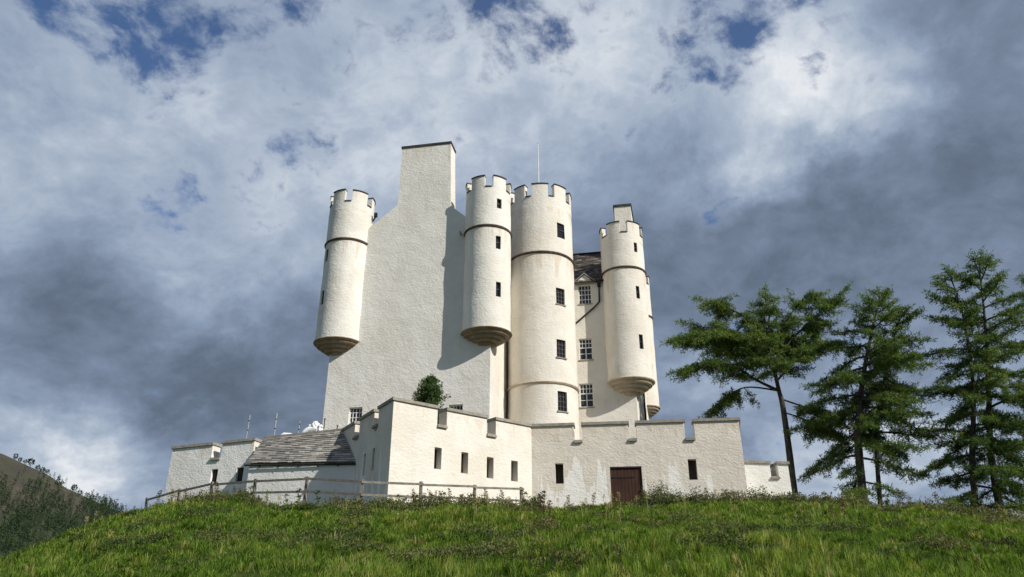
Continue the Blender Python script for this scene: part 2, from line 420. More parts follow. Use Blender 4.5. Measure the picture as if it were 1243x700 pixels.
def window(root, cut, c, n, w, h, kind, recess=.2):
    """opening cut in the wall, frame with bars, glass behind it, stone sill"""
    c = Vector(c); n = Vector(n).normalized(); r = UP.cross(n).normalized()
    cut.box(c + n * (.3 - recess / 2), r * (w / 2), n * (.3 + recess / 2), UP * (h / 2))
    mb = MB(); fw = .05 if kind != 'slit' else .03
    d0 = c - n * (recess - .045); e = .002
    mat = M['white_paint'] if kind in ('sash', 'casement') else M['dark_paint']
    for sx in (-1, 1): mb.box(d0 + r * sx * (w / 2 - fw / 2 - e), r * (fw / 2), n * .04, UP * (h / 2 - e))
    for sz in (-1, 1): mb.box(d0 + UP * sz * (h / 2 - fw / 2 - e), r * (w / 2 - fw - e), n * .04, UP * (fw / 2))
    bars_v, bars_h = {'sash': ([-.25, 0, .25], None), 'casement': ([-.25, 0, .25], [.25, 0, -.25]), 'grille': ([-.17, .17], [.25, 0, -.25]), 'slit': ([], [.05])}[kind]
    if kind == 'sash':
        mb.box(d0 + UP * (h * .08), r * (w / 2 - fw), n * .036, UP * .03)
        mb.box(d0, r * .026, n * .03, UP * (h / 2 - fw))
        for x in (-.25, .25): mb.box(d0 + r * x * w * .96 + UP * (h * .29), r * .014, n * .02, UP * (h * .20))
        mb.box(d0 + UP * (h * .29), r * (w / 2 - fw), n * .022, UP * .016)
        mb.box(d0 - UP * (h * .20), r * (w / 2 - fw), n * .022, UP * .016)
    else:
        for x in bars_v: mb.box(d0 + r * x * w, r * .016, n * .022, UP * (h / 2 - fw))
        for z in bars_h: mb.box(d0 + UP * z * h, r * (w / 2 - fw), n * .018, UP * .016)
    fr = mb.build('window', mat, root)
    gl = MB(); gl.box(d0 - n * .028, r * (w / 2 - .01), n * .006, UP * (h / 2 - .01)); gl.build('glass', M['glass'], fr)
    if kind != 'slit':
        sl = MB(); sl.box(c - UP * (h / 2 + .032) - n * (recess / 2 - .04), r * (w / 2 + .05), n * (recess / 2 + .0), UP * .03)
        sl.build('sill', M['cope'], fr)
    return fr

def merlon_ring(root, c, r, zf, zc, zm, n, a_first, wid0, thick, cope_parent_name='coping', mat='harl'):
    """hollow parapet: crenel height zc, merlon height zm, dark slate copes on every piece"""
    mb = MB(); per = 2 * math.pi / n
    mb.ringseg(c, 0, 2 * math.pi, r - thick, r, zf, zc, 72)
    for k in range(n):
        jit = random.uniform(-.045, .045); wid = wid0 + random.uniform(-.05, .05)
        a0 = a_first + k * per - wid / 2; a1 = a0 + wid
        mb.ringseg(c, a0, a1, r - thick, r, zc, zm + jit, 10)
        for (t0, t1, ro, z0, ns) in ((a0 - .015, a1 + .015, r + .045, zm + jit, 10), (a1 + .018, a_first + (k + 1) * per - wid0 / 2 - .05, r + .04, zc, 6)):
            cp_ = MB(); cp_.ringseg(c, t0, t1, r - thick - .03, ro, z0 + .001, z0 + .058, ns); cp_.build('coping', M['cope_dark'], root)
    par = mb.build('parapet', M[mat], root, smooth=True)
    return par

def turret(c, r, zb, ztip, zstr, zc, zm, nm, a_first, wid, wins, mat='harl', corb='corbel'):
    cut = MB(); specs = []
    for (u, v, w, h) in wins:
        p, n = on_drum(u, v, c, r); specs.append((p, n, w, h)); 
    dr = MB(); dr.lathe(c, [(r, z) for z in np.linspace(zb + .001, zc - .5, 18)], 72, .007)
    for (p, n, w, h) in specs: window(castle, cut, p, n, w, h, 'slit', .17)
    body = dr.build('turret', M[mat], castle, smooth=True, cut=cut)
    st = MB(); st.lathe(c, [(r - .05, zstr - .08), (r + .05, zstr - .07), (r + .085, zstr), (r + .05, zstr + .06), (r - .05, zstr + .07)], 64)
    st.build('string_course', M['string'], body, smooth=True)
    cb = MB(); prof = []; n = 5; H = zb - ztip
    for i in range(n):                                   # stepped rolls getting smaller downwards
        f0 = i / n; f1 = (i + 1) / n
        rr = (r + .09) * (1 - (1 - f1) ** 1.25 * .84)
        z0 = ztip + H * f0; z1 = ztip + H * f1; e = H / n
        prof += [(rr * .89, z0 + .01), (rr * .97, z0 + e * .3), (rr, z0 + e * .62), (rr * .985, z0 + e * .92)]
    prof = [(.10, ztip - .22), (.20, ztip - .06)] + prof + [(r + .04, zb)]
    cb.lathe(c, prof, 64); cb.build('corbel', M[corb], body, smooth=True)
    merlon_ring(body, c, r, zc - .5, zc, zm, nm, a_first, wid, .26, mat=mat)
    return body

# turrets: on both gable corners, on the wing's front corner and on its rear corner
cR = c2(-.28, .28); cL = c2(-9.01 + .33, .33); cRW = c2(7.34 - .28, 6.85 + .28)
tRR = ray(791, 480)[0]; cRR = Vector((.1840 * 50.4, 50.4))
def face(c, deg): return math.atan2(-c.y, -c.x) + R(deg)      # angle on a drum measured from the side that faces the viewer
turret(cR, 1.30, 13.7, 12.98, 19.65, 22.12, 22.85, 6, face(cR, -29), R(40), [(606, 247, .30, .62), (605, 294, .30, .80), (605, 351, .30, .86)])
turret(cL, 1.30, 13.7, 12.95, 19.65, 22.10, 22.85, 6, face(cL, 18), R(40), [(396.5, 310, .30, .80), (391.0, 361, .30, .86)])
turret(cRW, 1.36, 12.62, 11.75, 19.65, 22.05, 22.85, 6, face(cRW, -21), R(39), [(771.5, 300, .26, .66), (774.5, 354.5, .27, .84), (778.5, 414.5, .28, .92)], mat='harl_cream', corb='corbel_pale')
turret(cRR, .95, 13.05, 12.35, 19.65, 22.2, 22.9, 6, face(cRR, 30), R(40), [], mat='harl_cream', corb='corbel_pale')

# main block: gable wall (chimney stands on it), body behind it
cut = MB()
pG = cw(0, 0, 0); nG = v3(N_FRONT)
for (u, v) in ((431, 506), (553, 503)):
    p = on_plane(u, v, pG, nG); window(castle, cut, p, nG, .74, 1.05, 'casement', .2)
g = MB()
poly = [cw(-9.01, 0, 3.2), cw(0, 0, 3.2), cw(0, 0, 19.45), cw(-2.45, 0, 21.70), cw(-5.70, 0, 22.10), cw(-9.01, 0, 19.35)]
g.prism(poly, v3(E2) * 1.05)
gw = g.build('gable_wall', M['harl_gable'], castle, cut=cut)
mb = MB(); mb.prism([cw(-9.01, 1.051, 3.2), cw(0, 1.051, 3.2), cw(0, 1.051, 19.1), cw(-4.5, 1.051, 22.9), cw(-9.01, 1.051, 19.1)], v3(E2) * 14.25)
mw = mb.build('main_wall', M['harl_cream'], castle)
ch = MB()
ch.prism([cw(-5.70, 0, 22.10), cw(-2.45, 0, 21.70), cw(-2.60, 0, 26.05), cw(-5.66, 0, 26.05)], v3(E2) * 1.05)
cho = ch.build('chimney', M['harl_gable'], castle)
k = MB(); k.box(cw(-4.13, .525, 26.115), v3(E1) * 1.58, v3(E2) * .575, UP * .064)
k.build('coping', M['cope_dark'], cho)
for a in (-5.0, -3.6): k = MB(); k.box(cw(a, .4, 26.24), v3(E1) * .17, v3(E2) * .17, UP * .06); k.build('chimney_cap', M['cope_dark'], cho)

# slated roofs built of real slates
def slates(p00, p10, p01, p11, rows, wmin, wmax, th, mb, over=1.35):
    p00, p10, p01, p11 = map(Vector, (p00, p10, p01, p11))    # eave left, eave right, top left, top right
    for i in range(rows):
        f0 = i / rows; f1 = min(1.0, (i + over) / rows)
        L = p00.lerp(p01, f0); Rr = p10.lerp(p11, f0); wid = (Rr - L).length
        x = 0.0 if i % 2 else -random.uniform(.1, .3)
        nrm = (p10 - p00).cross(p01 - p00).normalized()
        while x < wid:
            w = random.uniform(wmin, wmax); a = max(x, 0) / wid; b = min(x + w - .008, wid) / wid; x += w
            if b <= a: continue
            j = random.uniform(-.012, .02) ; jj = random.uniform(-.10, .10) / rows
            A = p00.lerp(p01, max(0, f0 + jj)).lerp(p10.lerp(p11, max(0, f0 + jj)), a); B = p00.lerp(p01, max(0, f0 + jj)).lerp(p10.lerp(p11, max(0, f0 + jj)), b)
            Cc = p00.lerp(p01, f1).lerp(p10.lerp(p11, f1), b); D = p00.lerp(p01, f1).lerp(p10.lerp(p11, f1), a)
            lo = nrm * (th * 1.15 + max(j, 0)); hi = nrm * th * .15
            up = nrm * th
            mb.hexa([A + lo, B + lo, Cc + hi, D + hi, A + lo + up, B + lo + up, Cc + hi + up, D + hi + up], random.random())
sl = MB()
for s_ in (-1, 1):
    xe = -4.5 + s_ * 4.7; q = [cw(xe, 1.06, 18.95), cw(xe, 15.2, 18.95), cw(-4.5, 1.06, 22.95), cw(-4.5, 15.2, 22.95)]
    if s_ > 0: slates(q[0], q[1], q[2], q[3], 22, .25, .42, .02, sl)
    else: slates(q[1], q[0], q[3], q[2], 22, .25, .42, .02, sl)
sl.build('roof', M['roof_slate'], castle)

# wing
WFL, WFR, WRR, WRL = (0.02, 6.85), (7.34, 6.85), (8.0, 15.25), (0.02, 15.25)
wb = MB(); zE = 19.25; RB = 11.0; zR = 23.15
bot = [cw(*WFL, 3.2), cw(*WFR, 3.2), cw(*WRR, 3.2), cw(*WRL, 3.2)]; top = [cw(*WFL, zE), cw(*WFR, zE), cw(*WRR, zE), cw(*WRL, zE)]
rl, rr_ = cw(.02, RB, zR), cw(7.66, RB, zR)
wb.add(bot + top + [rl, rr_], [(3, 2, 1, 0), (0, 1, 5, 4), (1, 2, 6, 9, 5), (2, 3, 7, 6), (3, 0, 4, 8, 7), (4, 5, 9, 8), (6, 7, 8, 9)])
cut = MB(); pW = cw(0, 6.85, 0)
for (u, v, h) in ((710, 357, 1.30), (711, 423.5, 1.36), (712, 479.5, 1.44)):
    p = on_plane(u, v, pW, nG)
    window(castle, cut, p, nG, .82, h, 'casement' if v < 400 else 'sash', .17)
wing = wb.build('wing_wall', M['harl_cream'], castle, cut=cut)
sl = MB()
slates(cw(0, 6.62, 19.17), cw(7.2, 6.62, 19.17), cw(0, RB, zR + .08), cw(7.3, RB, zR + .08), 22, .22, .36, .022, sl)
slates(cw(7.3, 15.4, 19.17), cw(0, 15.4, 19.17), cw(7.3, RB, zR + .08), cw(0, RB, zR + .08), 22, .22, .36, .022, sl)
rf = sl.build('roof', M['roof_slate'], castle)
k = MB(); k.tube([cw(0, RB, zR + .16), cw(6.6, RB, zR + .16)], .10, 8); k.build('ridge', M['iron'], rf)
# wing chimney on the right gable
ch = MB(); A0, A1, B0, B1 = 6.66, 7.80, 9.6, 12.0
ch.prism([cw(A0, B0, 21.0), cw(A1, B0, 21.0), cw(A1 + .1, B1, 21.0), cw(A0, B1, 21.0)], UP * 5.1)
cho = ch.build('chimney', M['harl_cream'], castle)
k = MB(); k.prism([cw(A0 - .07, B0 - .07, 26.102), cw(A1 + .07, B0 - .07, 26.102), cw(A1 + .17, B1 + .07, 26.102), cw(A0 - .07, B1 + .07, 26.102)], UP * .13)
k.build('coping', M['cope_dark'], cho)
# dormer head over the top wing window
pd = on_plane(709.5, 344.5, pW, nG); da = (Vector((pd.x, pd.y)) - O2).dot(E1)
dm = MB(); zb = pd.z
dm.prism([cw(da - .52, 6.80, zb + .05), cw(da + .52, 6.80, zb + .05), cw(da + .52, 6.80, zb + .16), cw(da, 6.80, zb + .62), cw(da - .52, 6.80, zb + .16)], v3(E2) * 1.3)
dmo = dm.build('dormer', M['harl'], castle)
k = MB()
for s_ in (-1, 1):
    k.prism([cw(da + s_ * .66, 6.70, zb + .10), cw(da, 6.70, zb + .66), cw(da, 6.70, zb + .74), cw(da + s_ * .66, 6.70, zb + .17)], v3(E2) * .5)
k.box(cw(da, 6.76, zb + .0), v3(E1) * .64, v3(E2) * .07, UP * .05)
k.build('pediment', M['lead'], dmo)
# gutters and pipes
k = MB(); k.tube([cw(da + .72, 6.66, 19.22), cw(7.0, 6.66, 19.22)], .07, 8); k.build('gutter', M['iron'], castle)
k = MB(); k.tube([cw(3.2, 6.66, 19.22), cw(da - .72, 6.66, 19.22)], .07, 8); k.build('gutter', M['iron'], castle)
q = [on_plane(u, v, cw(0, 6.76, 0), nG) for (u, v) in ((727, 346), (727.5, 366), (721, 373), (699, 392))]
k = MB(); k.tube(q, .05, 8); k.box(q[0] + UP * .05, v3(E1) * .11, v3(E2) * .07, UP * .13); k.build('drainpipe', M['iron'], castle)
nS = Vector((E1.x, E1.y, 0))
k = MB(); p0 = cw(.07, 4.70, 0); k.tube([cw(.07, 4.66, 5.0), cw(.07, 4.66, 18.4)], .05, 8); k.build('drainpipe', M['corbel'], castle)
k = MB(); k.tube([cw(.07, 3.4, 18.5), cw(.07, 3.4, 19.3)], .06, 8); k.box(cw(.09, 3.4, 18.75), v3(E1) * .08, v3(E2) * .14, UP * .16); k.build('drainpipe', M['iron'], castle)
k = MB(); k.tube([cw(7.34 + .66 * .5 + .10, 11.0, 5.0), cw(7.34 + .66 * .5 + .10, 11.0, 18.8)], .06, 8); k.build('drainpipe', M['iron'], castle)
p = on_plane(455, 263, cw(0, .3, 0), nG); k = MB(); k.tube([p + Vector((-.12, .1, -.25)), p + Vector((.06, 0, .05))], .05, 8); k.box(p + Vector((.05, 0, .12)), (.09, 0, 0), (0, .09, 0), (0, 0, .12)); k.build('floodlight', M['iron'], castle)
p = on_plane(560, 283.5, cw(0, -.12, 0), nG); k = MB(); k.tube([p + v3(E2) * .2 - v3(E1) * .05, p - v3(E2) * .25], .05, 8); k.build('water_spout', M['cope'], castle)

# round stair tower in the angle
cT = c2(2.05, 5.0); rT = 2.02
cut = MB()
for (u, v, w, h) in ((681, 280, .60, 1.02), (680.5, 359.5, .62, 1.02), (681.5, 423, .62, 1.06), (683, 487, .62, 1.12)):
    p, n = on_drum(u, v, cT, rT); window(castle, cut, p, n, w, h, 'grille' if v > 300 else 'slit', .16 if v > 300 else .12)
dr = MB(); dr.lathe(cT, [(rT, z) for z in np.linspace(3.2, 22.95, 32)], 96, .008)
tw = dr.build('stair_tower', M['harl_cream'], castle, smooth=True, cut=cut)
for zs, mt in ((19.75, 'string'), (11.72, 'corbel_pale')):
    st = MB(); st.lathe(cT, [(rT - .05, zs - .09), (rT + .05, zs - .08), (rT + .10, zs), (rT + .05, zs + .07), (rT - .05, zs + .08)], 96)
    st.build('string_course', M[mt], tw, smooth=True)
merlon_ring(tw, cT, rT, 22.95, 23.62, 24.52, 9, face(cT, 1), R(26), .34, mat='harl_cream')

# flagpole on the tower
fp = thing('flagpole', (cT.x, cT.y + .5, 22.95), 'thin white flagpole with guy wires rising from the tallest round tower', 'flagpole')
tx, ty = ray(653.5, 200)[0] * (cT.y + .5), cT.y + .5
k = MB(); k.tube([(tx, ty, 22.96), (tx, ty, 26.6), (tx, ty, at_depth(653, 174, ty).z)], [.042, .036, .022], 10); po = k.build('pole', M['flagpole'], fp, smooth=True)
k = MB(); k.lathe((tx, ty), [(.02, at_depth(653, 174, ty).z), (.06, at_depth(653, 174, ty).z + .05), (.02, at_depth(653, 174, ty).z + .11)], 12); k.build('finial', M['flagpole'], po, smooth=True)
for dx in (-1.35, 1.25):
    k = MB(); k.tube([(tx, ty, 25.6), (tx + dx, ty - .2, 23.3)], .012, 5); k.build('guy_wire', M['iron'], fp)

# ------------------------------------------------------------------ star-shaped curtain wall
CH = [Vector(q) for q in ((-17.9, 42.6), (-17.6, 38.5), (-8.2, 35.7), (-4.91, 30.0), (.92, 34.8), (10.4, 33.5), (11.75, 38.3), (14.05, 38.1), (14.4, 44.0))]
ZT = [7.8, 7.8, 8.1, 8.1, 8.1, 8.1, 8.1]
TH = .62
def offset_chain(ch, d):
    out = []
    for i, p in enumerate(ch):
        ds = []
        if i > 0: ds.append((p - ch[i - 1]).normalized())
        if i < len(ch) - 1: ds.append((ch[i + 1] - p).normalized())
        ns = [Vector((q.y, -q.x)) for q in ds]
        if len(ns) == 1: out.append(p + ns[0] * d)
        else:
            m = (ns[0] + ns[1]).normalized(); out.append(p + m * (d / max(.35, m.dot(ns[0]))))
    return out
INN, OUTC, INNC = offset_chain(CH, -TH), offset_chain(CH, .07), offset_chain(CH, -TH - .06)
cwall = thing('curtain_wall', (0.92, 34.8, 4.0), 'low star-shaped cream curtain wall with notched parapet, gun loops and brown door round the castle', 'wall')
def s_on(i, u, v):
    p0, p1 = CH[i], CH[i + 1]; d = p1 - p0; n = Vector((d.y, -d.x))
    P = on_plane(u, v, Vector((p0.x, p0.y, 0)), Vector((n.x, n.y, 0))); return (Vector((P.x, P.y)) - p0).dot(d) / d.length_squared, P
def wall_section(i, z0, z1, notches, loops, mat, door=None):
    p0, p1 = CH[i], CH[i + 1]; q0, q1 = INN[i], INN[i + 1]; L = (p1 - p0).length
    d = (p1 - p0).normalized(); n = Vector((d.y, -d.x, 0)); dd = Vector((d.x, d.y, 0))
    zt = lambda s: z0 + (z1 - z0) * s
    prof = [(0, 2.6), (1, 2.6), (1, z1)]
    for (a, b, zf) in sorted(notches, reverse=True): prof += [(b, zt(b)), (b, zf), (a, zf), (a, zt(a))]
    prof += [(0, z0)]
    fo = [v3(p0.lerp(p1, s), z) for s, z in prof]
    fi = [v3(q0 if s <= 0 else q1 if s >= 1 else p0.lerp(p1, s) - Vector((n.x, n.y)) * TH, z) for s, z in prof]
    cut = MB(); panels = []
    for (u, v, w, h) in loops:
        s, P = s_on(i, u, v); panels.append((P, w, h))
        cut.box(P + n * .1, dd * (w / 2), n * .52, UP * (h / 2))
    if door:
        s, P = s_on(i, door[0], door[1]); zt_ = P.z; zb_ = zt_ - 2.25; P = Vector((P.x, P.y, (zt_ + zb_) / 2))
        cut.box(P + n * .2, dd * (door[2] / 2), n * .36, UP * 1.125)
    mb = MB(); mb.prism(fo, fi); w_ = mb.build('wall_section', M[mat], cwall, cut=cut)
    # copes and sills
    edges = [0] + [x for a, b, _ in sorted(notches) for x in (a, b)] + [1]
    c0, c1, i0, i1 = OUTC[i], OUTC[i + 1], INNC[i], INNC[i + 1]; e = .05 / L
    for j in range(0, len(edges), 2):
        a, b = edges[j], edges[j + 1]; a_ = a - e if j > 0 else a; b_ = b + e if j + 2 < len(edges) else b
        k = MB(); pts = []
        for lift in (.001, .13):
            n2 = Vector((n.x, n.y)); oa = c0 if j == 0 else p0.lerp(p1, a_) + n2 * .07; ob_ = c1 if j + 2 >= len(edges) else p0.lerp(p1, b_) + n2 * .07
            ia = i0 if j == 0 else p0.lerp(p1, a_) - n2 * (TH + .06); ib = i1 if j + 2 >= len(edges) else p0.lerp(p1, b_) - n2 * (TH + .06)
            pts += [v3(oa, zt(a) + lift), v3(ob_, zt(b) + lift), v3(ib, zt(b) + lift), v3(ia, zt(a) + lift)]
        k.hexa(pts); k.build('coping', M['cope'], w_)
    for (a, b, zf) in notches:
        k = MB(); pts = []
        for lift in (.001, .09):
            pts += [v3(p0.lerp(p1, a + .004 - .7 * e), zf - .09 + lift) + n * .09, v3(p0.lerp(p1, b - .004 + .7 * e), zf - .09 + lift) + n * .09,
                    v3(p0.lerp(p1, b - .004 + .7 * e), zf - .09 + lift) + n * .002, v3(p0.lerp(p1, a + .004 - .7 * e), zf - .09 + lift) + n * .002]
        k.hexa(pts)
        k.box(v3(p0.lerp(p1, (a + b) / 2), zf + .02) - n * (TH / 2 - .05), dd * ((b - a) * L / 2 - .01), n * (TH / 2 + .02), UP * .018)
        k.build('sill', M['cope'], w_)
    for (Pp, w, h) in panels:
        rd = .16 if i == 1 else .40
        k = MB(); k.box(Pp - n * rd, dd * (w / 2 - .003), n * .016, UP * (h / 2 - .003))
        if w > .2: k.box(Pp - n * (rd - .03), dd * .012, n * .014, UP * (h / 2 - .004))
        k.build('gun_loop', M['slit_dark'], w_)
    if door:
        k = MB(); w = door[2] - .03; nb = 9
        for q in range(nb):
            x = -w / 2 + w * (q + .5) / nb
            k.box(P + dd * x - n * .10, dd * (w / nb / 2 - .006), n * (.03 + .004 * (q % 2)), UP * 1.11)
        k.box(P - n * .135, dd * (w / 2), n * .012, UP * 1.11)
        do = k.build('door', M['door'], cwall)
        k = MB(); k.box(P - n * .05 + UP * 1.095, dd * (w / 2 - .002), n * .04, UP * .028); k.build('lintel', M['slit_dark'], do)
        for zz in (.65, -.55):
            k = MB(); k.box(P - n * .058 + UP * zz - dd * .15, dd * (w / 2 - .17), n * .007, UP * .028); k.build('strap_hinge', M['iron'], do)
        k = MB(); k.tube([P - n * .05 + dd * (w / 2 - .12) + UP * (.06 * math.cos(t)) + dd * (.06 * math.sin(t)) for t in np.linspace(0, 6.28, 14)], .011, 6); k.build('handle', M['iron'], do)
    return w_
def notch(i, ua, ub, va, vf):
    a, Pa = s_on(i, ua, va); b, _ = s_on(i, ub, va); _, Pf = s_on(i, (ua + ub) / 2, vf); return (a, b, Pf.z)
wall_section(0, 7.8, 7.8, [], [], 'harl_fresh')
wall_section(1, 7.8, 8.1, [notch(1, 258.5, 270, 541, 556), notch(1, 309, 321, 536, 551)], [(259.5, 579, .38, .80), (290.5, 577, .40, .80)], 'harl_fresh')
wall_section(2, 8.1, 8.1, [notch(2, 431.5, 437, 512, 529), notch(2, 455, 460, 499, 516)], [(442, 564, .26, .95), (453, 557.5, .26, .95), (433, 533.5, .26, .07), (456, 521.5, .26, .07)], 'harl_wall')
wall_section(3, 8.1, 8.1, [notch(3, 531.5, 543, 494, 517), notch(3, 591, 602, 507, 528)], [(531.5, 556, .36, .90), (564, 561.5, .37, .90), (595, 567.5, .38, .92), (624.5, 571.5, .39, .92)], 'harl_cream')
wall_section(4, 8.1, 8.1, [notch(4, 696, 706.5, 516, 535), notch(4, 762, 772, 513, 533), notch(4, 830, 842, 510.5, 532)], [(679, 574.5, .38, .92), (841, 569.5, .38, .92)], 'harl_wall', door=(759.3, 566.0, 1.43))
wall_section(5, 8.1, 8.1, [], [], 'harl_cream')
wall_section(6, 7.05, 6.95, [notch(6, 934, 943.5, 562, 579)], [], 'harl_fresh')
wall_section(7, 6.95, 6.95, [], [], 'harl_fresh')

# ------------------------------------------------------------------ lean-to outbuilding
lt = thing('lean_to_outbuilding', (-9.8, 35.2, 4.0), 'small white lean-to with a rough grey stone-slate roof against the left curtain wall', 'outbuilding')
nK = Vector((-.2855, -.958, 0))
TRp, TLp = Vector((-8.25, 35.70, 8.05)) + nK * .10, Vector((-12.35, 36.93, 7.93)) + nK * .10
ERp, ELp = Vector((-7.02, 33.70, 6.22)), Vector((-12.45, 35.15, 6.42))
mb = MB(); slates(ELp, ERp, TLp, TRp, 15, .22, .52, .035, mb, 1.3)
lr = mb.build('roof', M['stone_slate'], lt)
fl, fr_ = ELp + Vector((.10, .045, -.05)), ERp + Vector((-.05, .045, -.05)); bl, br = TLp + Vector((.12, .12, -.14)), TRp + Vector((.05, .12, -.16))
mb = MB(); mb.hexa([Vector((fl.x, fl.y, 3)), Vector((fr_.x, fr_.y, 3)), Vector((br.x, br.y, 3)), Vector((bl.x, bl.y, 3)), fl, fr_, br, bl])
mb.build('wall', M['harl_fresh'], lt)
k = MB(); off = Vector((-.01, -.03, -.06)); k.tube([ELp + off + Vector((-.1, 0, 0)), ERp + off], .04, 8); gt = k.build('gutter', M['iron'], lt)
for f in (.12, .3, .48, .66, .84):
    p = ELp.lerp(ERp, f) + off; k = MB(); k.box(p + Vector((0, .02, -.06)), (.02, 0, 0), (0, .06, 0), (0, 0, .03)); k.build('gutter_bracket', M['iron'], gt)

# ------------------------------------------------------------------ courtyard things behind the wall
ys_ = 39.0
for i, (u0, v0, u1, v1, r, lab) in enumerate([(298.9, 532, 303.7, 503.6, .026, 'thin grey metal pole leaning above the wall, farthest left of the three'),
                                    (332.7, 530, 336.3, 501.5, .030, 'tall thin grey metal pole standing over the slate roof, middle of the three'),
                                    (361.7, 527, 364.2, 510.6, .026, 'short thin grey metal pole just left of the white carved ornament')]):
    a, b = at_depth(u0, v0, ys_), at_depth(u1, v1, ys_); f = b - a; base = a - f * ((a.z - 4.1) / f.z)
    t = thing('scaffold_pole', base, lab, 'pole', 'poles behind the curtain wall')
    k = MB(); k.tube([base, b], r, 8); k.build('pole', M['pole'], t)
    for ff in (.35, .75):
        k = MB(); c = a.lerp(b, ff); k.tube([c - Vector((.005, 0, .03)), c + Vector((.005, 0, .03))], r * 1.35, 8); k.build('coupler', M['iron'], t)
for (u, v0, v1, Y, lab) in ((394.3, 522, 509, 37.6, 'dark slender rod at the castle corner beside the white ornament'), (409.5, 522, 517.3, 37.4, 'dark short rod peeping over the wall below the gable')):
    b = at_depth(u, v1, Y); k = MB(); k.tube([(b.x, b.y, 4.1), (b.x, b.y, b.z)], .025, 6); k.tube([(b.x, b.y, b.z), (b.x, b.y, b.z + .06)], .04, 6); o = k.build('metal_rod', M['iron']); tag(o, lab, 'rod')
def ornament():
    Y = 38.0; c = at_depth(381, 527, Y); px = 1 / 22.6
    t = thing('carved_ornament', (c.x, c.y, c.z), 'white carved scroll ornament with arching base and leafy crest above the wall', 'ornament')
    k = MB()
    arc = [c + Vector((1.0 * px * 12 * math.cos(a) - .05, 0, px * 9 * math.sin(a) - .1)) for a in np.linspace(math.pi, .15, 16)]
    k.tube(arc, [.09 + .05 * math.sin(i / 15 * 3.14) for i in range(16)], 10)
    arc = [c + Vector((px * 7 * math.cos(a) - .05, -.02, px * 5 * math.sin(a) - .16)) for a in np.linspace(math.pi, .15, 14)]
    k.tube(arc, .06, 8)
    k.box(c + Vector((0, .02, -.35)), (.75, 0, 0), (0, .16, 0), (0, 0, .16))
    k.build('arch', M['carved'], t, smooth=True)
    k = MB()
    for (dx, dz, ang, L) in ((-6, 5, 150, .30), (-4, 8, 120, .34), (0, 10, 95, .38), (3, 9, 75, .36), (6, 7, 50, .34), (8, 3, 20, .34), (4, 4, 60, .30), (-1, 5, 100, .34), (9, 0, -10, .3), (2, 12, 110, .25)):
        b = c + Vector((dx * px, random.uniform(-.08, .08), dz * px)); d = Vector((math.cos(R(ang)), 0, math.sin(R(ang))))
        s_ = Vector((-d.z, 0, d.x))
        k.tube([b - d * L * .5, b - d * L * .2 + s_ * .03, b + d * L * .15 + s_ * .06, b + d * L * .42 + s_ * .02, b + d * L * .40 - s_ * .08], [.05, .10, .11, .08, .03], 8)
    k.build('scroll_crest', M['carved'], t, smooth=True)
ornament()
c = at_depth(350, 528.5, 37.9); k = MB()
k.tube([c + Vector((-.42, 0, -.05)), c + Vector((-.25, 0, .05)), c + Vector((.1, 0, .04)), c + Vector((.42, 0, .0))], [.06, .10, .09, .06], 10); k.box(c + Vector((0, .05, -.5)), (.34, 0, 0), (0, .12, 0), (0, 0, .44))
o = k.build('carved_block', M['carved'], smooth=True); tag(o, 'low white carved block showing just over the wall top above the slate roof', 'block')

# ------------------------------------------------------------------ foliage builders
def tufts(points, axes, n, length, width, tone, spread=.8):
    """n slender blades round each tuft axis; returns verts, tris, tone"""
    P = np.repeat(points, n, 0); A = np.repeat(axes, n, 0); N = len(P)
    d = A * (1 - spread) + rng.normal(size=(N, 3)) * spread * .62; d /= np.linalg.norm(d, axis=1)[:, None] + 1e-9
    s = np.cross(d, rng.normal(size=(N, 3))); s /= np.linalg.norm(s, axis=1)[:, None] + 1e-9
    L = length * rng.uniform(.6, 1.25, (N, 1)); w = width * rng.uniform(.7, 1.3, (N, 1))
    base = P + rng.normal(size=(N, 3)) * length * .12
    v = np.stack([base - s * w * .35, base + d * L * .55 - s * w * .5, base + d * L, base + d * L * .55 + s * w * .5], 1).reshape(-1, 3)
    i = np.arange(N) * 4; q = np.stack([i, i + 1, i + 2, i + 3], -1)
    t = np.repeat(np.clip(np.repeat(tone, n) + rng.normal(size=N) * .10, 0, 1), 4)
    return v, q, t

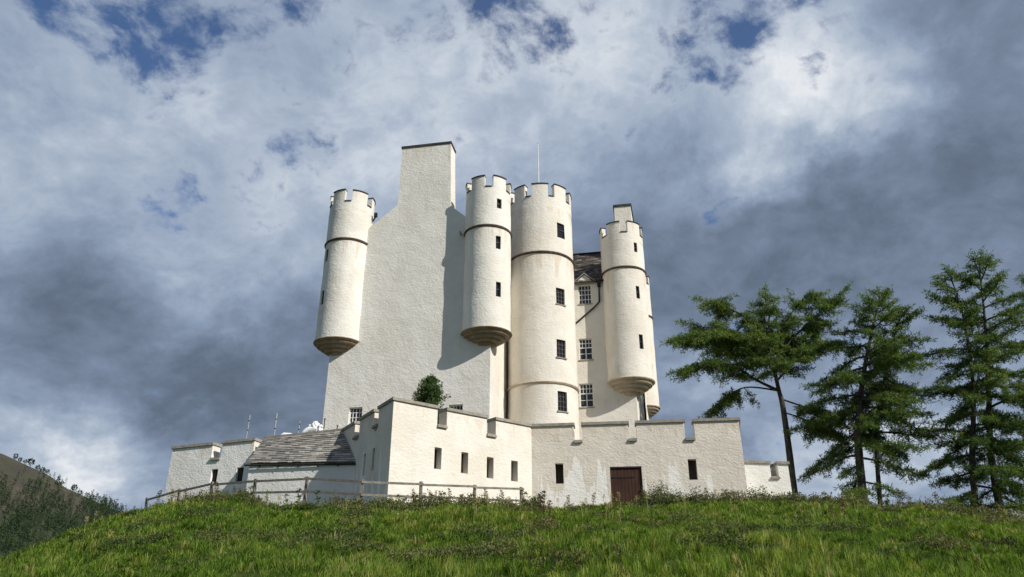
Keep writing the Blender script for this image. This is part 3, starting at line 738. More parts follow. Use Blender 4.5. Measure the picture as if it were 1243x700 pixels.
class Larch:
    def __init__(s): s.wood = MB(); s.pts = []; s.ax = []; s.tn = []
    def tuft(s, p, d, tone): s.pts.append(tuple(p)); s.ax.append(tuple(d)); s.tn.append(tone)
    def twig(s, p, d, L, tone):
        n = max(2, int(L / .085)); droop = random.uniform(.1, .7)
        q = Vector(p); dd = Vector(d)
        pts = [q.copy()]
        for i in range(n):
            dd = (dd + Vector((0, 0, -droop * .12)) + Vector([random.gauss(0, .05) for _ in range(3)])).normalized()
            q = q + dd * (L / n); pts.append(q.copy())
            s.tuft(q + Vector([random.gauss(0, .03) for _ in range(3)]), dd * .7 + Vector((0, 0, .3)), tone)
        if L > .45: s.wood.tube([pts[0], pts[len(pts) // 2], pts[-1]], [.012, .009, .005], 3)
    def branch(s, p, d, L, rad, elev_curve=-.25, dens=1.0, start=.18, tone=.5):
        """one bough: curved, with alternating side twigs lying nearly level, needles along all of it"""
        n = max(5, int(L / .22)); q = Vector(p); dd = Vector(d).normalized(); pts = [q.copy()]; dirs = [dd.copy()]
        for i in range(n):
            f = i / n
            dd = (dd + Vector((0, 0, elev_curve * (1 - 1.7 * f) / n * 1.6)) + Vector([random.gauss(0, .05) for _ in range(3)])).normalized()
            q = q + dd * (L / n); pts.append(q.copy()); dirs.append(dd.copy())
        s.wood.tube(pts, [max(.008, rad * (1 - .9 * i / n)) for i in range(n + 1)], 5)
        m = int(L / .13 * dens)
        for k in range(m):
            f = start + (1 - start) * (k + random.random()) / m
            i = min(n - 1, int(f * n)); q = pts[i].lerp(pts[i + 1], f * n - i); dd = dirs[i]
            side = dd.cross(UP)
            if side.length < .1: side = Vector((1, 0, 0))
            side.normalize(); sg = 1 if k % 2 else -1
            tl = L * .34 * (1.15 - f) * random.uniform(.6, 1.25) + .12; tl = min(tl, 1.05)
            dr = (dd * random.uniform(.35, .8) + side * sg * random.uniform(.4, 1.0) + UP * random.uniform(-.62, .42)).normalized()
            s.twig(q, dr, tl, tone + random.gauss(0, .10))
        s.twig(pts[-1], dd, .3, tone)
        for k in range(int(L / .12)):
            f = .3 + .7 * random.random(); i = min(n - 1, int(f * n)); s.tuft(pts[i].lerp(pts[i + 1], f * n - i), Vector((0, 0, 1)) + dirs[i] * .4, tone)
        return pts, dirs
    def finish(s, root, nb=6, ln=.24, wd=.040):
        bw = s.wood.build('branches', M['bark'], root, smooth=True, fix=False)
        v, q, t = tufts(np.array(s.pts), np.array(s.ax), nb, ln, wd, np.array(s.tn), .7)
        np_mesh('foliage', v, q, None, t, M['larch'], root)

def limb_pts(lst, Y0): return [at_depth(u, v, Y0 + dy) for (u, v, dy) in lst]
def smooth_path(pts, n=5):
    out = []
    P = [pts[0]] + pts + [pts[-1]]
    for i in range(1, len(P) - 2):
        for k in range(n):
            t = k / n; a, b, c, d = P[i - 1], P[i], P[i + 1], P[i + 2]
            out.append(.5 * ((2 * b) + (c - a) * t + (2 * a - 5 * b + 4 * c - d) * t * t + (3 * b - a - 3 * c + d) * t ** 3))
    out.append(pts[-1]); return out
def path_at(pts, f):
    x = f * (len(pts) - 1); i = min(len(pts) - 2, int(x)); return pts[i].lerp(pts[i + 1], x - i), (pts[i + 1] - pts[i]).normalized()

def larch_wind(label, Y, trunk, r0, limbs, group):
    base = at_depth(*trunk[0][:2], Y); bz = GZ(base.x, base.y)
    t = thing('larch_tree', (base.x, base.y, bz), label, 'tree', group)
    T = Larch(); tp = smooth_path([Vector((base.x + .03, base.y, bz - .25))] + limb_pts(trunk, Y))
    k = MB(); k.tube(tp, [r0 * (1 - .85 * (i / (len(tp) - 1)) ** .8) * (1.25 if i < 3 else 1) for i in range(len(tp))], 14); k.build('trunk', M['bark'], t, smooth=True)
    for (pts, r, dens, bl, f0) in limbs:
        lp = smooth_path(limb_pts(pts, Y)); n = len(lp); tot = sum((lp[i + 1] - lp[i]).length for i in range(n - 1))
        T.wood.tube(lp, [max(.012, r * (1 - .85 * i / (n - 1))) for i in range(n)], 8)
        m = max(3, int(tot / .165 * dens)); bl = bl * 1.6
        for j in range(m):
            f = f0 + (1 - f0) * (j + random.random()) / m
            p, d = path_at(lp, f); az = random.uniform(0, 6.28)
            out = Vector((math.cos(az), math.sin(az), random.uniform(-.55, .30)))
            dd = (out + d * random.uniform(.3, .9)).normalized()
            T.branch(p, dd, bl * random.uniform(.55, 1.15) * (1.15 - .55 * f), .03, -.55, 1.0, .12, random.gauss(.5, .12))
        p, d = path_at(lp, 1); T.branch(p, d, bl * .7, .03, -.1, 1.1, .05, .55)
    T.finish(t); return t

def larch_cone(label, Y, stems, group, tone=.45):
    """stems: (pixel path, base radius, profile of bough length by height fraction, number of boughs)"""
    u0, v0 = stems[0][0][0][:2]; base = at_depth(u0, v0, Y); bz = GZ(base.x, base.y)
    t = thing('larch_tree', (base.x, base.y, bz), label, 'tree', group); T = Larch()
    for (path, r0, prof, nb, f_lo, skew) in stems:
        pl = limb_pts(path, Y); pl[0] = Vector((pl[0].x, pl[0].y, GZ(pl[0].x, pl[0].y) - .25)); tp = smooth_path(pl)
        n = len(tp); k = MB(); k.tube(tp, [max(.03, r0 * (1 - .9 * i / (n - 1))) for i in range(n)], 12); k.build('trunk', M['bark'], t, smooth=True)
        az = random.uniform(0, 6.28)
        for j in range(nb):
            f = f_lo + (1 - f_lo) * ((j + random.random() * .9) / nb)
            az += 2.4 + random.uniform(-.5, .5)
            p, d = path_at(tp, f)
            L = np.interp(f, [a for a, _ in prof], [b for _, b in prof]) * random.uniform(.65, 1.2) * 1.33 * (1 + skew * math.cos(az))
            el = np.interp(f, [0, .3, .7, 1], [-.30, -.10, .15, .9]) + random.uniform(-.15, .15)
            T.branch(p, Vector((math.cos(az), math.sin(az), el)), L, .02 + .016 * L, -.45 if f < .75 else -.1, 1.0, .16, random.gauss(tone, .12))
        p, d = path_at(tp, 1.0); T.branch(p, Vector((0, 0, 1)), .3, .02, 0, 1.2, .02, .55)
    T.finish(t); return t

larch_wind('tall wind-bent larch with bare dark trunk and lopsided crown beside the low white wall', 43.0,
    [(964, 600, 0), (958, 548, .05), (950, 492, .05), (945, 472, 0), (936, 430, .1), (928, 394, .1), (930, 368, 0)], .27,
    [ ([(945, 474, 0), (920, 462, -.2), (893, 446, -.3), (862, 440, -.4), (838, 446, -.4)], .10, 1.0, 1.15, .25),
      ([(941, 452, 0), (915, 420, .3), (885, 402, .5), (850, 396, .5)], .10, 1.0, 1.15, .2),
      ([(936, 430, 0), (900, 408, -.5), (862, 405, -.8), (832, 409, -.8)], .08, 1.0, 1.1, .25),
      ([(932, 410, 0), (905, 385, .2), (880, 372, .2), (866, 368, .1)], .08, 1.0, 1.1, .15),
      ([(945, 474, 0), (905, 470, .4), (880, 484, .6), (866, 500, .6)], .06, 0.9, .8, .35),
      ([(938, 440, 0), (965, 408, .1), (990, 384, 0), (1014, 362, -.1)], .09, 1.0, 1.05, .2),
      ([(943, 462, 0), (968, 436, -.4), (990, 420, -.8), (1008, 416, -.8)], .07, 1.0, 1.0, .25),
      ([(948, 484, 0), (972, 492, .3), (996, 498, .4), (1012, 508, .4)], .06, 1.3, .9, .3),
      ([(950, 500, 0), (975, 508, -.5), (995, 518, -.8), (1012, 528, -.8)], .05, 1.5, .85, .25),
      ([(934, 422, 0), (950, 395, .3), (968, 372, .5), (985, 362, .5)], .06, 1.0, .85, .2),
      ([(938, 440, 0), (915, 432, 1.2), (890, 424, 1.8), (868, 422, 2.0)], .06, 1.0, .95, .2),
      ([(938, 440, 0), (962, 425, 1.3), (982, 408, 1.8)], .06, 1.0, .95, .2),
      ([(945, 472, 0), (940, 440, 1.2), (935, 415, 2.0), (930, 400, 2.4)], .08, 0.9, 1.1, .2),
      ([(945, 472, 0), (938, 445, -1.1), (932, 420, -1.7), (926, 410, -2.1)], .08, 0.8, 1.0, .25),
      ([(932, 405, 0), (934, 380, 0), (931, 372, 0), (929, 364, 0)], .05, 1.2, .75, .05) ], 'larches on the right of the mound')
larch_cone('dense larch between the wind-bent and the two-stemmed larch, boughs sweeping almost to the grass', 41.0,
    [([(1045, 612, 0), (1042, 540, 0), (1046, 470, 0), (1058, 404, .1), (1068, 360, 0)], .26, [(0, 2.0), (.2, 2.2), (.35, 2.5), (.55, 2.6), (.72, 2.0), (.88, 1.15), (1, .35)], 58, .13, 0.02),
     ([(1062, 610, .4), (1064, 540, .4), (1072, 470, .3), (1085, 410, .1), (1092, 385, 0)], .14, [(0, .8), (.3, 1.9), (.6, 1.9), (.85, 1.0), (1, .4)], 34, .25, .25)], 'larches on the right of the mound')
larch_cone('tallest larch with two close stems and open drooping boughs, right of the dense larch', 40.0,
    [([(1178, 625, 0), (1180, 560, 0), (1182, 480, 0), (1172, 396, .1), (1154, 335, 0)], .19, [(0, 1.9), (.2, 2.3), (.5, 1.9), (.75, 1.4), (.92, .9), (1, .4)], 46, .13, -.15),
     ([(1212, 622, .5), (1204, 560, .4), (1200, 470, .2), (1196, 394, 0), (1188, 319, 0)], .23, [(0, 1.9), (.2, 2.4), (.45, 2.4), (.7, 2.0), (.9, 1.25), (1, .45)], 62, .12, .12)], 'larches on the right of the mound', .42)
larch_cone('single-stemmed larch farthest right, half hidden behind the tall two-stemmed larch', 43.0,
    [([(1262, 625, 0), (1262, 540, 0), (1264, 450, 0), (1258, 380, 0), (1252, 335, 0)], .20, [(0, 1.7), (.25, 2.0), (.55, 1.7), (.8, 1.1), (1, .3)], 34, .2, 0)], 'larches on the right of the mound')

# small bushy tree in the courtyard
def bushy():
    Y = 34.6; c = at_depth(522, 476, Y); t = thing('small_tree', (c.x, c.y, 4.05), 'small dark green bushy tree rising behind the curtain wall corner under the gable', 'tree')
    k = MB(); k.tube([(c.x, c.y, 3.9), (c.x + .03, c.y, 6.5), (c.x, c.y, 10.4)], [.09, .06, .015], 8); k.build('trunk', M['bark'], t, smooth=True)
    pts, ax, tn, br = [], [], [], MB()
    for j in range(210):
        f = random.random(); z = 8.0 + f * 2.65; rad = np.interp(f, [0, .35, .6, .85, 1], [1.0, 1.05, .85, .50, .05]) * random.uniform(.45, 1.15)
        az = random.uniform(0, 6.28); d = Vector((math.cos(az), math.sin(az), random.uniform(.1, .8))).normalized()
        p = Vector((c.x, c.y, z - .25)); n = 7
        for i in range(1, n):
            q = p + d * rad * i / (n - 1); 
            for _ in range(3): pts.append(tuple(q + Vector([random.gauss(0, .06) for _ in range(3)]))); ax.append(tuple(d)); tn.append(random.gauss(.45, .2))
        br.tube([p, p + d * rad], [.015, .004], 4)
    br.build('branches', M['bark'], t, fix=False)
    v, q, tt = tufts(np.array(pts), np.array(ax), 4, .13, .055, np.array(tn)); np_mesh('foliage', v, q, None, tt, M['shrub'], t)
bushy()

# ------------------------------------------------------------------ rail fence along the foot of the wall
fence = thing('rail_fence', (-5.5, 28.6, GZ(-5.5, 28.6)), 'weathered grey two-rail timber fence along the grass in front of the castle', 'fence')
FP = [(181, 604.8, 33), (219, 594.0, 32), (259, 585.5, 31), (311, 582, 30), (372.5, 579, 29.2), (440, 582.5, 28.3), (512, 585.5, 29.4), (576, 589.2, 31.0), (633.5, 592, 32.5)]
tops = [at_depth(*q) for q in FP]
for i, p in enumerate(tops):
    a = tops[max(0, i - 1)]; b = tops[min(len(tops) - 1, i + 1)]; d = Vector((b.x - a.x, b.y - a.y, 0)).normalized(); n = Vector((d.y, -d.x, 0))
    z0 = min(GZ(p.x, p.y) - .2, p.z - .7); lean = Vector((random.gauss(0, .015), random.gauss(0, .02), 0))
    k = MB(); k.box(Vector((p.x, p.y, (z0 + p.z + .03) / 2)) + lean, d * .048, n * .048, Vector((lean.x, lean.y, (p.z + .03 - z0) / 2))); k.build('post', M['fence'], fence)
for i in range(len(tops) - 1):
    a, b = tops[i], tops[i + 1]; d = (b - a).normalized(); n = Vector((d.y, -d.x, 0)).normalized()
    for dz in (-.07, -.55):
        c = (a + b) / 2 + n * .08 + UP * (dz + random.gauss(0, .012)); sag = random.gauss(0, .012)
        k = MB(); k.box(c, (b - a) / 2 + d * .05 + UP * sag, n * .018, UP * .042); k.build('rail', M['fence'], fence)

# ------------------------------------------------------------------ meadow
def in_front(x, y):
    """true where the meadow lies open (in front of walls and lean-to)"""
    wx = np.array([-60, -17.9, -17.6, -12.5, -7.0, -4.91, .92, 10.4, 11.75, 14.1, 60]); wy = np.array([42, 42, 38.4, 35.1, 33.5, 29.9, 34.7, 33.4, 38.0, 38.0, 44])
    return y < np.interp(x, wx, wy) - .03
def blades(N_try, ymin, ymax, hmin, hmax, wd, tone_mu, tone_sd, seed, clump_wl=1.3, dist_pow=1.0):
    r = np.random.default_rng(seed)
    y = ymin + (ymax - ymin) * r.random(N_try) ** dist_pow; x = r.uniform(-1, 1, N_try) * (.74 * y + 4.5)
    keep = in_front(x, y); x, y = x[keep], y[keep]
    n1 = wob(x, y, clump_wl); n2 = wob(x + 100, y - 30, clump_wl * 4.1); n3 = wob(x - 55, y + 20, .45)
    keep = r.random(len(x)) < np.clip(.68 + .22 * n1 + .12 * n3, .1, 1); x, y, n1, n2, n3 = (q[keep] for q in (x, y, n1, n2, n3))
    N = len(x); z = ground_z(x, y)
    hgt = (hmin + (hmax - hmin) * r.random(N)) * np.clip(1 + .34 * n1 + .22 * n2 + .18 * n3, .35, 2.0)
    wide = wd * r.uniform(.7, 1.4, N) * np.clip(y / 16, .75, 1.8)
    az = r.uniform(0, 2 * np.pi, N); lx = .10 + .14 * n2; 
    bend = r.uniform(.15, .75, N) * hgt
    dx, dy = np.cos(az) * bend + lx * hgt * .5, np.sin(az) * bend
    fa = r.uniform(0, 2 * np.pi, N); wx_, wy_ = np.cos(fa) * wide / 2, np.sin(fa) * wide / 2
    P0 = np.stack([x, y, z - .03], -1); W = np.stack([wx_, wy_, 0 * wx_], -1)
    P1 = P0 + np.stack([dx * .32, dy * .32, hgt * .62], -1); P2 = P0 + np.stack([dx, dy, hgt], -1)
    v = np.stack([P0 - W, P0 + W, P1 - W * .8, P1 + W * .8, P2], 1).reshape(-1, 3)
    i = np.arange(N) * 5; q = np.stack([i, i + 1, i + 3, i + 2], -1); tr = np.stack([i + 2, i + 3, i + 4], -1)
    tone = np.clip(tone_mu + tone_sd * r.normal(size=N) + .13 * n2 + .10 * n1, 0, .86)
    dry = r.random(N) < np.clip(.016 + .05 * (wob(x + 9, y + 77, 3.3) > 1.1) * 6, 0, .4); tone = np.where(dry, r.uniform(.86, 1.0, N), tone)
    return v, q, tr, np.repeat(tone, 5)
def tussocks(n, ymin, ymax, nb, seed):
    r = np.random.default_rng(seed)
    y = r.uniform(ymin, ymax, n); x = r.uniform(-1, 1, n) * (.74 * y + 4.5); ok = in_front(x, y); x, y = x[ok], y[ok]; n = len(x)
    big = wob(x + 31, y - 12, 5.2); tone = np.clip(.36 + .23 * r.normal(size=n) + .16 * big, .0, .82)
    straw = r.random(n) < np.where(wob(x - 8, y + 60, 2.4) > 1.5, .22, .018); tone = np.where(straw, r.uniform(.84, .98, n), tone)
    ht = r.uniform(.08, .26, n) * np.clip(1 + .4 * big, .5, 1.7); rad = r.uniform(.05, .20, n)
    k = np.repeat(np.arange(n), nb); N = len(k)
    az = r.uniform(0, 2 * np.pi, N); q = np.sqrt(r.random(N))
    bx, by = x[k] + np.cos(az) * q * rad[k] * .5, y[k] + np.sin(az) * q * rad[k] * .5
    hgt = ht[k] * r.uniform(.55, 1.15, N); out = rad[k] * r.uniform(.4, 1.5, N) * (.3 + q)
    dx, dy = np.cos(az) * out + .05 * hgt, np.sin(az) * out
    wd = .011 * np.clip(y[k] / 13, .8, 2.2) * r.uniform(.7, 1.4, N); fa = az + np.pi / 2 + r.normal(size=N) * .5
    P0 = np.stack([bx, by, ground_z(bx, by) - .03], -1); W = np.stack([np.cos(fa) * wd / 2, np.sin(fa) * wd / 2, 0 * wd], -1)
    P1 = P0 + np.stack([dx * .35, dy * .35, hgt * .75], -1); P2 = P0 + np.stack([dx, dy, hgt * r.uniform(.65, 1.0, N)], -1)
    v = np.stack([P0 - W, P0 + W, P1 - W * .8, P1 + W * .8, P2], 1).reshape(-1, 3)
    i = np.arange(N) * 5
    t = np.clip(tone[k] + .07 * r.normal(size=N), 0, 1)
    return v, np.stack([i, i + 1, i + 3, i + 2], -1), np.stack([i + 2, i + 3, i + 4], -1), np.repeat(t, 5)
def merge(lst):
    V, Q, T, C = [], [], [], []; o = 0
    for v, q, t, c in lst:
        V.append(v); Q.append(q + o); C.append(c); o += len(v)
        if t is not None: T.append(t + o - len(v))
    return np.concatenate(V), np.concatenate(Q), (np.concatenate(T) if T else None), np.concatenate(C)
v, q, tr, c = merge([blades(270000, 4, 20, .05, .15, .011, .38, .17, 21, 1.3, .9), blades(195000, 17, 39, .06, .17, .016, .40, .17, 22, 1.6, .9), tussocks(7500, 4, 20, 36, 31), tussocks(10500, 18, 38, 24, 32)])
tag(np_mesh('grass', v, q, tr, c, M['grass']), 'rough uneven green meadow grass covering the mound', 'grass', kind='stuff')

def weed_patch(cx, cy, rx, ry, n, hmax, tone, seed, leaf=.10):
    r = np.random.default_rng(seed); a = r.uniform(0, 6.28, n); rad = np.sqrt(r.random(n))
    x = cx + np.cos(a) * rad * rx; y = cy + np.sin(a) * rad * ry
    ok = in_front(x, y); x, y, rad = x[ok], y[ok], rad[ok]; n = len(x)
    hh = hmax * r.uniform(.45, 1.0, n) * np.clip(1.1 - rad * .45 + .25 * wob(x, y, .9), .3, 1.4)
    m = 14; f = r.random((n, m)) ** .7
    lean = r.normal(size=(n, 2)) * .18
    X = x[:, None] + lean[:, :1] * f * hh[:, None] + r.normal(size=(n, m)) * .035; Yy = y[:, None] + lean[:, 1:] * f * hh[:, None] + r.normal(size=(n, m)) * .035
    Z = ground_z(x, y)[:, None] + f * hh[:, None]
    P = np.stack([X.ravel(), Yy.ravel(), Z.ravel()], -1)
    ax = np.tile([0, 0, .6], (len(P), 1)) + r.normal(size=(len(P), 3)) * .5
    tn = np.clip(tone + .18 * r.normal(size=len(P)), 0, .84); tn = np.where((f.ravel() > .9) & (r.random(len(P)) < .35), .97, tn)
    return tufts(P, ax, 1, leaf, leaf * .42, tn, .6)
patches = []
sd_ = 100
for (u, v_, Y, rx, ry, n, hm, tn) in [(215, 603, 30, 1.5, .8, 240, .55, .35), (262, 600, 29.5, 1.3, .8, 300, .62, .30), (300, 606, 28, 1.0, .6, 160, .45, .35), (150, 612, 28, 1.2, .8, 120, .4, .6),
      (250, 640, 20, .7, .4, 90, .35, .2), (420, 605, 27.4, .9, .5, 150, .5, .45), (455, 606, 27.2, .8, .5, 150, .45, .3), (510, 604, 28.2, 1.2, .5, 200, .6, .5), (560, 604, 29, 1.1, .5, 200, .6, .5), (610, 606, 30, .9, .5, 150, .5, .45),
      (645, 608, 31, .5, .5, 130, .6, .3), (700, 610, 32.5, 1.1, .5, 160, .45, .45), (745, 610, 32.6, .8, .5, 160, .55, .35), (800, 608, 31.8, 1.2, .7, 380, .92, .28), (850, 607, 31.6, 1.2, .7, 340, .80, .35), (905, 606, 31, 1.3, .8, 320, .75, .45),
      (960, 606, 29.2, 1.4, .6, 360, .55, .42), (1010, 606, 28.6, .9, .6, 160, .45, .7), (1090, 616, 27, 1.4, .7, 260, .5, .55), (1150, 622, 26, 1.3, .7, 240, .5, .55), (1215, 628, 25, 1.3, .7, 240, .45, .6), (1030, 612, 28, .8, .5, 130, .45, .4),
      (830, 645, 18, .8, .5, 120, .3, .4), (1010, 650, 17, .8, .5, 100, .3, .15), (660, 660, 16, .4, .3, 60, .4, .9), (460, 625, 24, 1.5, .6, 150, .3, .4), (560, 630, 22, 1.6, .6, 120, .25, .45), (290, 665, 15, .9, .5, 120, .25, .35), (510, 690, 12, .5, .4, 70, .22, .5)]:
    t, s = ray(u, v_); sd_ += 1; patches.append((t * Y, Y, rx, ry, n, hm, tn, sd_))
for k_ in range(70):                                   # low broad-leaved patches all over the slope
    Y = random.uniform(11.5, 27); t = random.uniform(-.66, .70); sd_ += 1; R_ = random.uniform(.25, 1.0)
    patches.append((t * Y, Y, R_, R_ * random.uniform(.4, .8), int(150 * R_ * R_ + 25), random.uniform(.10, .26), random.choice([-.05, .05, .15, .3, .45, .55]), sd_))
W_ = [weed_patch(p[0], p[1], p[2], p[3], int(p[4] * (1.6 if p[1] > 25 else 1.2)), p[5] * 1.12, p[6] + .14, p[7], leaf=.085 if p[1] > 22 else .055) for p in patches]
v, q, _, c = merge([(a, b, None, d) for a, b, d in W_])
tag(np_mesh('ground_cover', v, q, None, c, M['weed']), 'dark rank weeds and low bushes along the wall foot and crest', 'weeds', kind='stuff')

# single tall weeds: one of each sort is built, then copied
def stalk(kind):
    L = {'dock': 'tall brown-headed weed stalk standing out of the grass on the crest', 'thistle': 'tall green leafy thistle stalk standing out of the grass on the crest', 'seeding_stem': 'thin straw-coloured stem with a seed head standing above the meadow'}[kind]
    t = thing('weed_stalk' if kind != 'seeding_stem' else 'seeding_stem', (0, 0, -50), L, 'weed', {'dock': 'brown-headed weeds', 'thistle': 'green thistle stalks', 'seeding_stem': 'seeding stems'}[kind])
    H = {'dock': .85, 'thistle': .75, 'seeding_stem': .6}[kind]
    k = MB(); st = [Vector((.02 * math.sin(z * 5), .02 * math.cos(z * 4), -50.05 + z)) for z in np.linspace(0, H, 7)]; k.tube(st, [.012, .011, .01, .009, .007, .005, .003], 5, .55 if kind != 'seeding_stem' else .9)
    k.build('stem', M['weed' if kind != 'seeding_stem' else 'grass'], t)
    pts, ax, tn = [], [], []
    for i in range(46 if kind != 'seeding_stem' else 26):
        f = random.uniform(.60, 1.0) if kind == 'dock' else random.uniform(.08, .95) if kind == 'thistle' else random.uniform(.75, 1.02)
        az = random.uniform(0, 6.28); d = Vector((math.cos(az), math.sin(az), .4)); rr = {'dock': .05, 'thistle': .03, 'seeding_stem': .02}[kind]
        pts.append(Vector((0, 0, -50 + f * H)) + d * rr * random.random()); ax.append(d)
        tn.append({'dock': .98, 'thistle': .45, 'seeding_stem': .93}[kind] + random.gauss(0, .05))
    v, q, tt = tufts(np.array([tuple(p) for p in pts]), np.array([tuple(a) for a in ax]), 2, {'dock': .06, 'thistle': .13, 'seeding_stem': .06}[kind], {'dock': .035, 'thistle': .04, 'seeding_stem': .015}[kind], np.array(tn), .5)
    np_mesh('seed_head' if kind != 'thistle' else 'leaf', v, q, None, tt, M['weed' if kind != 'seeding_stem' else 'grass'], t)
    return t
def dup(root, loc, rz, s):
    r = root.copy(); COL.objects.link(r); r.location = loc; r.rotation_euler = (random.gauss(0, .08), random.gauss(0, .08), rz); r.scale = (s, s, s)
    for ch_ in list(root.children): c_ = ch_.copy(); COL.objects.link(c_); c_.parent = r
    return r
def scatter(kind, spots):
    r0 = stalk(kind)
    for i, (u, Y, s) in enumerate(spots):
        x = ray(u, 605)[0] * Y; p = Vector((x, Y, GZ(x, Y)))
        if i == 0: r0.location = p; r0.scale = (s, s, s)
        else: dup(r0, p, random.uniform(0, 6.28), s)
scatter('dock', [(u + random.uniform(-4, 4), Y + random.uniform(-.4, .4), random.uniform(.7, 1.15)) for u, Y in
    [(190, 30), (205, 29.5), (222, 29), (240, 29), (262, 28.5), (285, 28), (500, 28), (520, 28.4), (532, 28.8), (545, 28.6), (560, 29), (590, 30), (612, 31), (655, 31), (690, 32), (718, 32), (738, 32.3), (790, 32), (800, 31.8), (812, 32), (845, 31.5), (856, 31.5), (868, 31.5), (877, 31.4), (905, 31), (1062, 27.6), (1095, 27), (1108, 26.8), (1140, 26), (660, 16), (668, 16.2), (655, 15.8), (1010, 17), (1018, 17.2)]])
scatter('thistle', [(u + random.uniform(-4, 4), Y + random.uniform(-.4, .4), random.uniform(.7, 1.2)) for u, Y in
    [(300, 28.5), (322, 28.3), (347, 28), (360, 28), (385, 27.8), (480, 27.6), (492, 27.8), (505, 28), (525, 28.4), (540, 28.6), (572, 29.4), (586, 29.8), (600, 30.2), (640, 31), (650, 31), (750, 32.2), (775, 32.2), (822, 32), (890, 31.2), (925, 30.5), (1005, 28.5), (1075, 27.4)]])
scatter('seeding_stem', [(random.uniform(90, 1240), random.uniform(17, 29), random.uniform(.5, .95)) for _ in range(90)])

# ------------------------------------------------------------------ heather hill with conifers, far left
def hill_z(x, y):
    r0 = 520.0
    sky = np.interp(x / np.maximum(y, 1), [-1.6, -.95, -.76, -.69, -.66, -.628, -.59, -.555, -.52, -.49, -.40, -.2], [.235, .225, .213, .198, .186, .172, .152, .138, .124, .112, .07, -.03])
    f = np.clip((y - 250) / (r0 - 250), 0, 1.0); f = f * f * (3 - 2 * f) * .55 + f * .45
    back = np.clip((y - r0) / 500, 0, 1)
    return -14 + (sky * r0 + 14) * f * (1 - back ** 1.5) + 2.0 * wob(x, y, 90) * f * (y < r0 - 20)
def build_hill():
    t = np.linspace(-1.6, -.2, 160); ys2 = np.concatenate([np.linspace(250, 520, 80), np.linspace(535, 1020, 30)])
    T, Y = np.meshgrid(t, ys2); X = T * Y; Z = hill_z(X, Y); n = len(t); idx = np.arange(n * len(ys2)).reshape(-1, n)
    q = np.stack([idx[:-1, :-1], idx[:-1, 1:], idx[1:, 1:], idx[1:, :-1]], -1).reshape(-1, 4)
    m, g, b = material('heather_moor', .95); P = pos(g)
    n1 = g.noise(P, .02, 6, .6); n2 = g.noise(P, .15, 6, .7)
    c = g.mix(g.maprange(n1, .4, .62), (.050, .042, .036), (.080, .064, .048))
    sp_ = g.n.new('ShaderNodeSeparateXYZ'); g.l.new(P, sp_.inputs[0])
    c = g.mix(g.maprange(n2, .44, .62, 0, .75), c, (.050, .064, .028))
    c = g.mix(g.maprange(g.math('MULTIPLY_ADD', n2, -40.0, sp_.outputs[2]), 40, 15, 0, .8), c, (.030, .046, .020))
    g.l.new(c, b.inputs['Base Color']); bump(g, b, n2, 1, 2.0)
    o = np_mesh('hill', np.stack([X.ravel(), Y.ravel(), Z.ravel()], -1), q, None, np.full(X.size, .5), m)
    o.data.polygons.foreach_set('use_smooth', [True] * len(o.data.polygons)); tag(o, kind='structure')
build_hill()
def conifer_arrays(x, y, h, r, seed, n=56, round_=False):
    g_ = np.random.default_rng(seed); z0 = float(hill_z(np.array(x), np.array(y)))
    f = g_.random(n) ** .8; az = g_.uniform(0, 6.28, n)
    rad = r * (1.15 * (1 - f) + .04) if not round_ else r * np.sqrt(np.clip(1 - (2 * f - 1.0) ** 2, .05, 1))
    zz = z0 + h * (.1 + .9 * f) if not round_ else z0 + h * (.25 + .75 * f)
    P = np.stack([x + np.cos(az) * rad * .45, y + np.sin(az) * rad * .45, zz], -1)
    ax = np.stack([np.cos(az), np.sin(az), np.full(n, -.15 if not round_ else .3)], -1)
    tn = np.full(n, g_.uniform(.15, .85))
    return tufts(P, ax, 2, r * .50, r * .30, tn, .30)
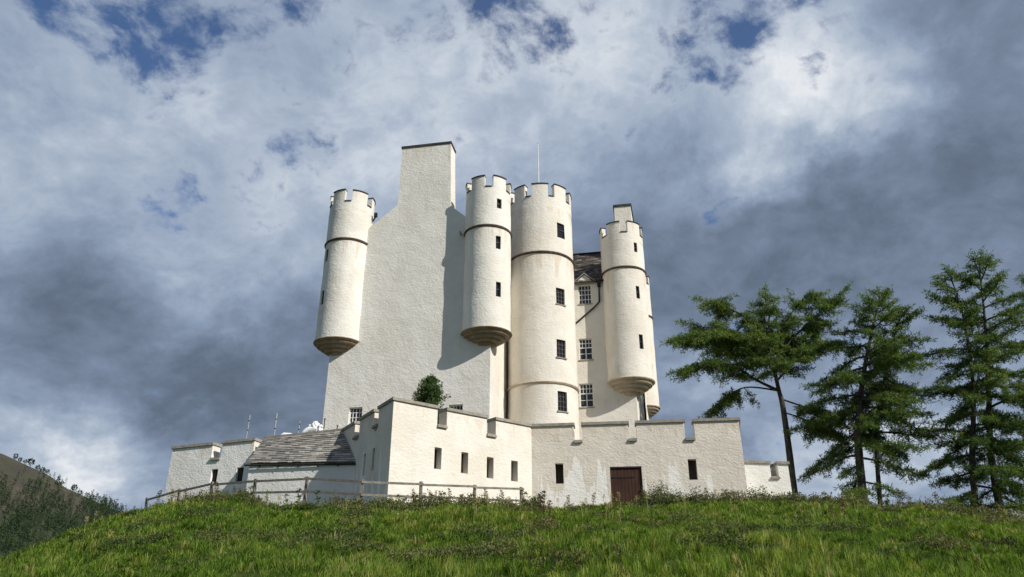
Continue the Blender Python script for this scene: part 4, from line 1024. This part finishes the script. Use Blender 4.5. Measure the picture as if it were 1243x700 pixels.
def forest():
    r = np.random.default_rng(5); L = []; cnt = 0
    while cnt < 2100:
        t = r.uniform(-.80, -.46); y = r.uniform(300, 505); x = t * y
        s = float(hill_z(np.array(x), np.array(y))) / y; v = H0 / 2 - F * (s * cp - sp) / (cp + s * sp)
        u = W0 / 2 + t * (F * cp - (H0 / 2 - v) * sp)
        edge = 590 + max(0, u) * .26 + 14 * math.sin(u * .09) + r.normal() * 9          # wood thins out up the slope
        if v < edge and r.random() > .10: continue
        if u > 95 and v < 612 and r.random() > .35: continue
        hh = r.uniform(5.0, 9.5); skyv = np.interp(u, [0, 60, 120, 160], [552, 572, 598, 612])
        if v - hh * 1.85 * 500 / y < skyv - 1: continue
        L.append(conifer_arrays(x, y, hh, r.uniform(.85, 1.35), int(r.integers(1e9)))); cnt += 1
    v, q, _, c = merge([(a, b, None, d) for a, b, d in L])
    tag(np_mesh('forest', v, q, None, c, M['forest']), 'dark conifer wood covering the lower slope of the far hill', 'forest', kind='stuff')
forest()
for i, (u, hh, rnd) in enumerate([(18, 5.5, 1), (24, 7, 1), (30, 6, 1), (37, 7, 1), (46, 5, 1), (52, 6.5, 1), (58, 5, 1), (72, 7.5, 0), (77, 6, 1), (92, 6, 1), (99, 6, 1), (112, 6.5, 0), (122, 8, 0), (136, 9, 0), (150, 8, 0)]):
    v0 = float(np.interp(u, [0, 60, 120, 160], [552, 572, 598, 612])); t = ray(u, v0)[0]; Y = 508 - (i % 4) * 6; x = t * Y; hh *= random.uniform(.45, .85)
    z0 = float(hill_z(np.array(x), np.array(Y)))
    o = thing('moor_tree', (x, Y, z0), 'small dark round tree on the skyline of the heather hill' if rnd else 'small dark pointed conifer on the skyline of the heather hill', 'tree', 'round trees along the hill skyline' if rnd else 'pointed conifers along the hill skyline')
    v, q, c = conifer_arrays(x, Y, hh, hh * (.45 if rnd else .3), 900 + i, 70, bool(rnd)); np_mesh('crown', v, q, None, c, M['forest'], o)
    k = MB(); k.tube([(x, Y, z0 - .5), (x, Y, z0 + hh * .7)], [.25, .1], 6); k.build('trunk', M['bark'], o)
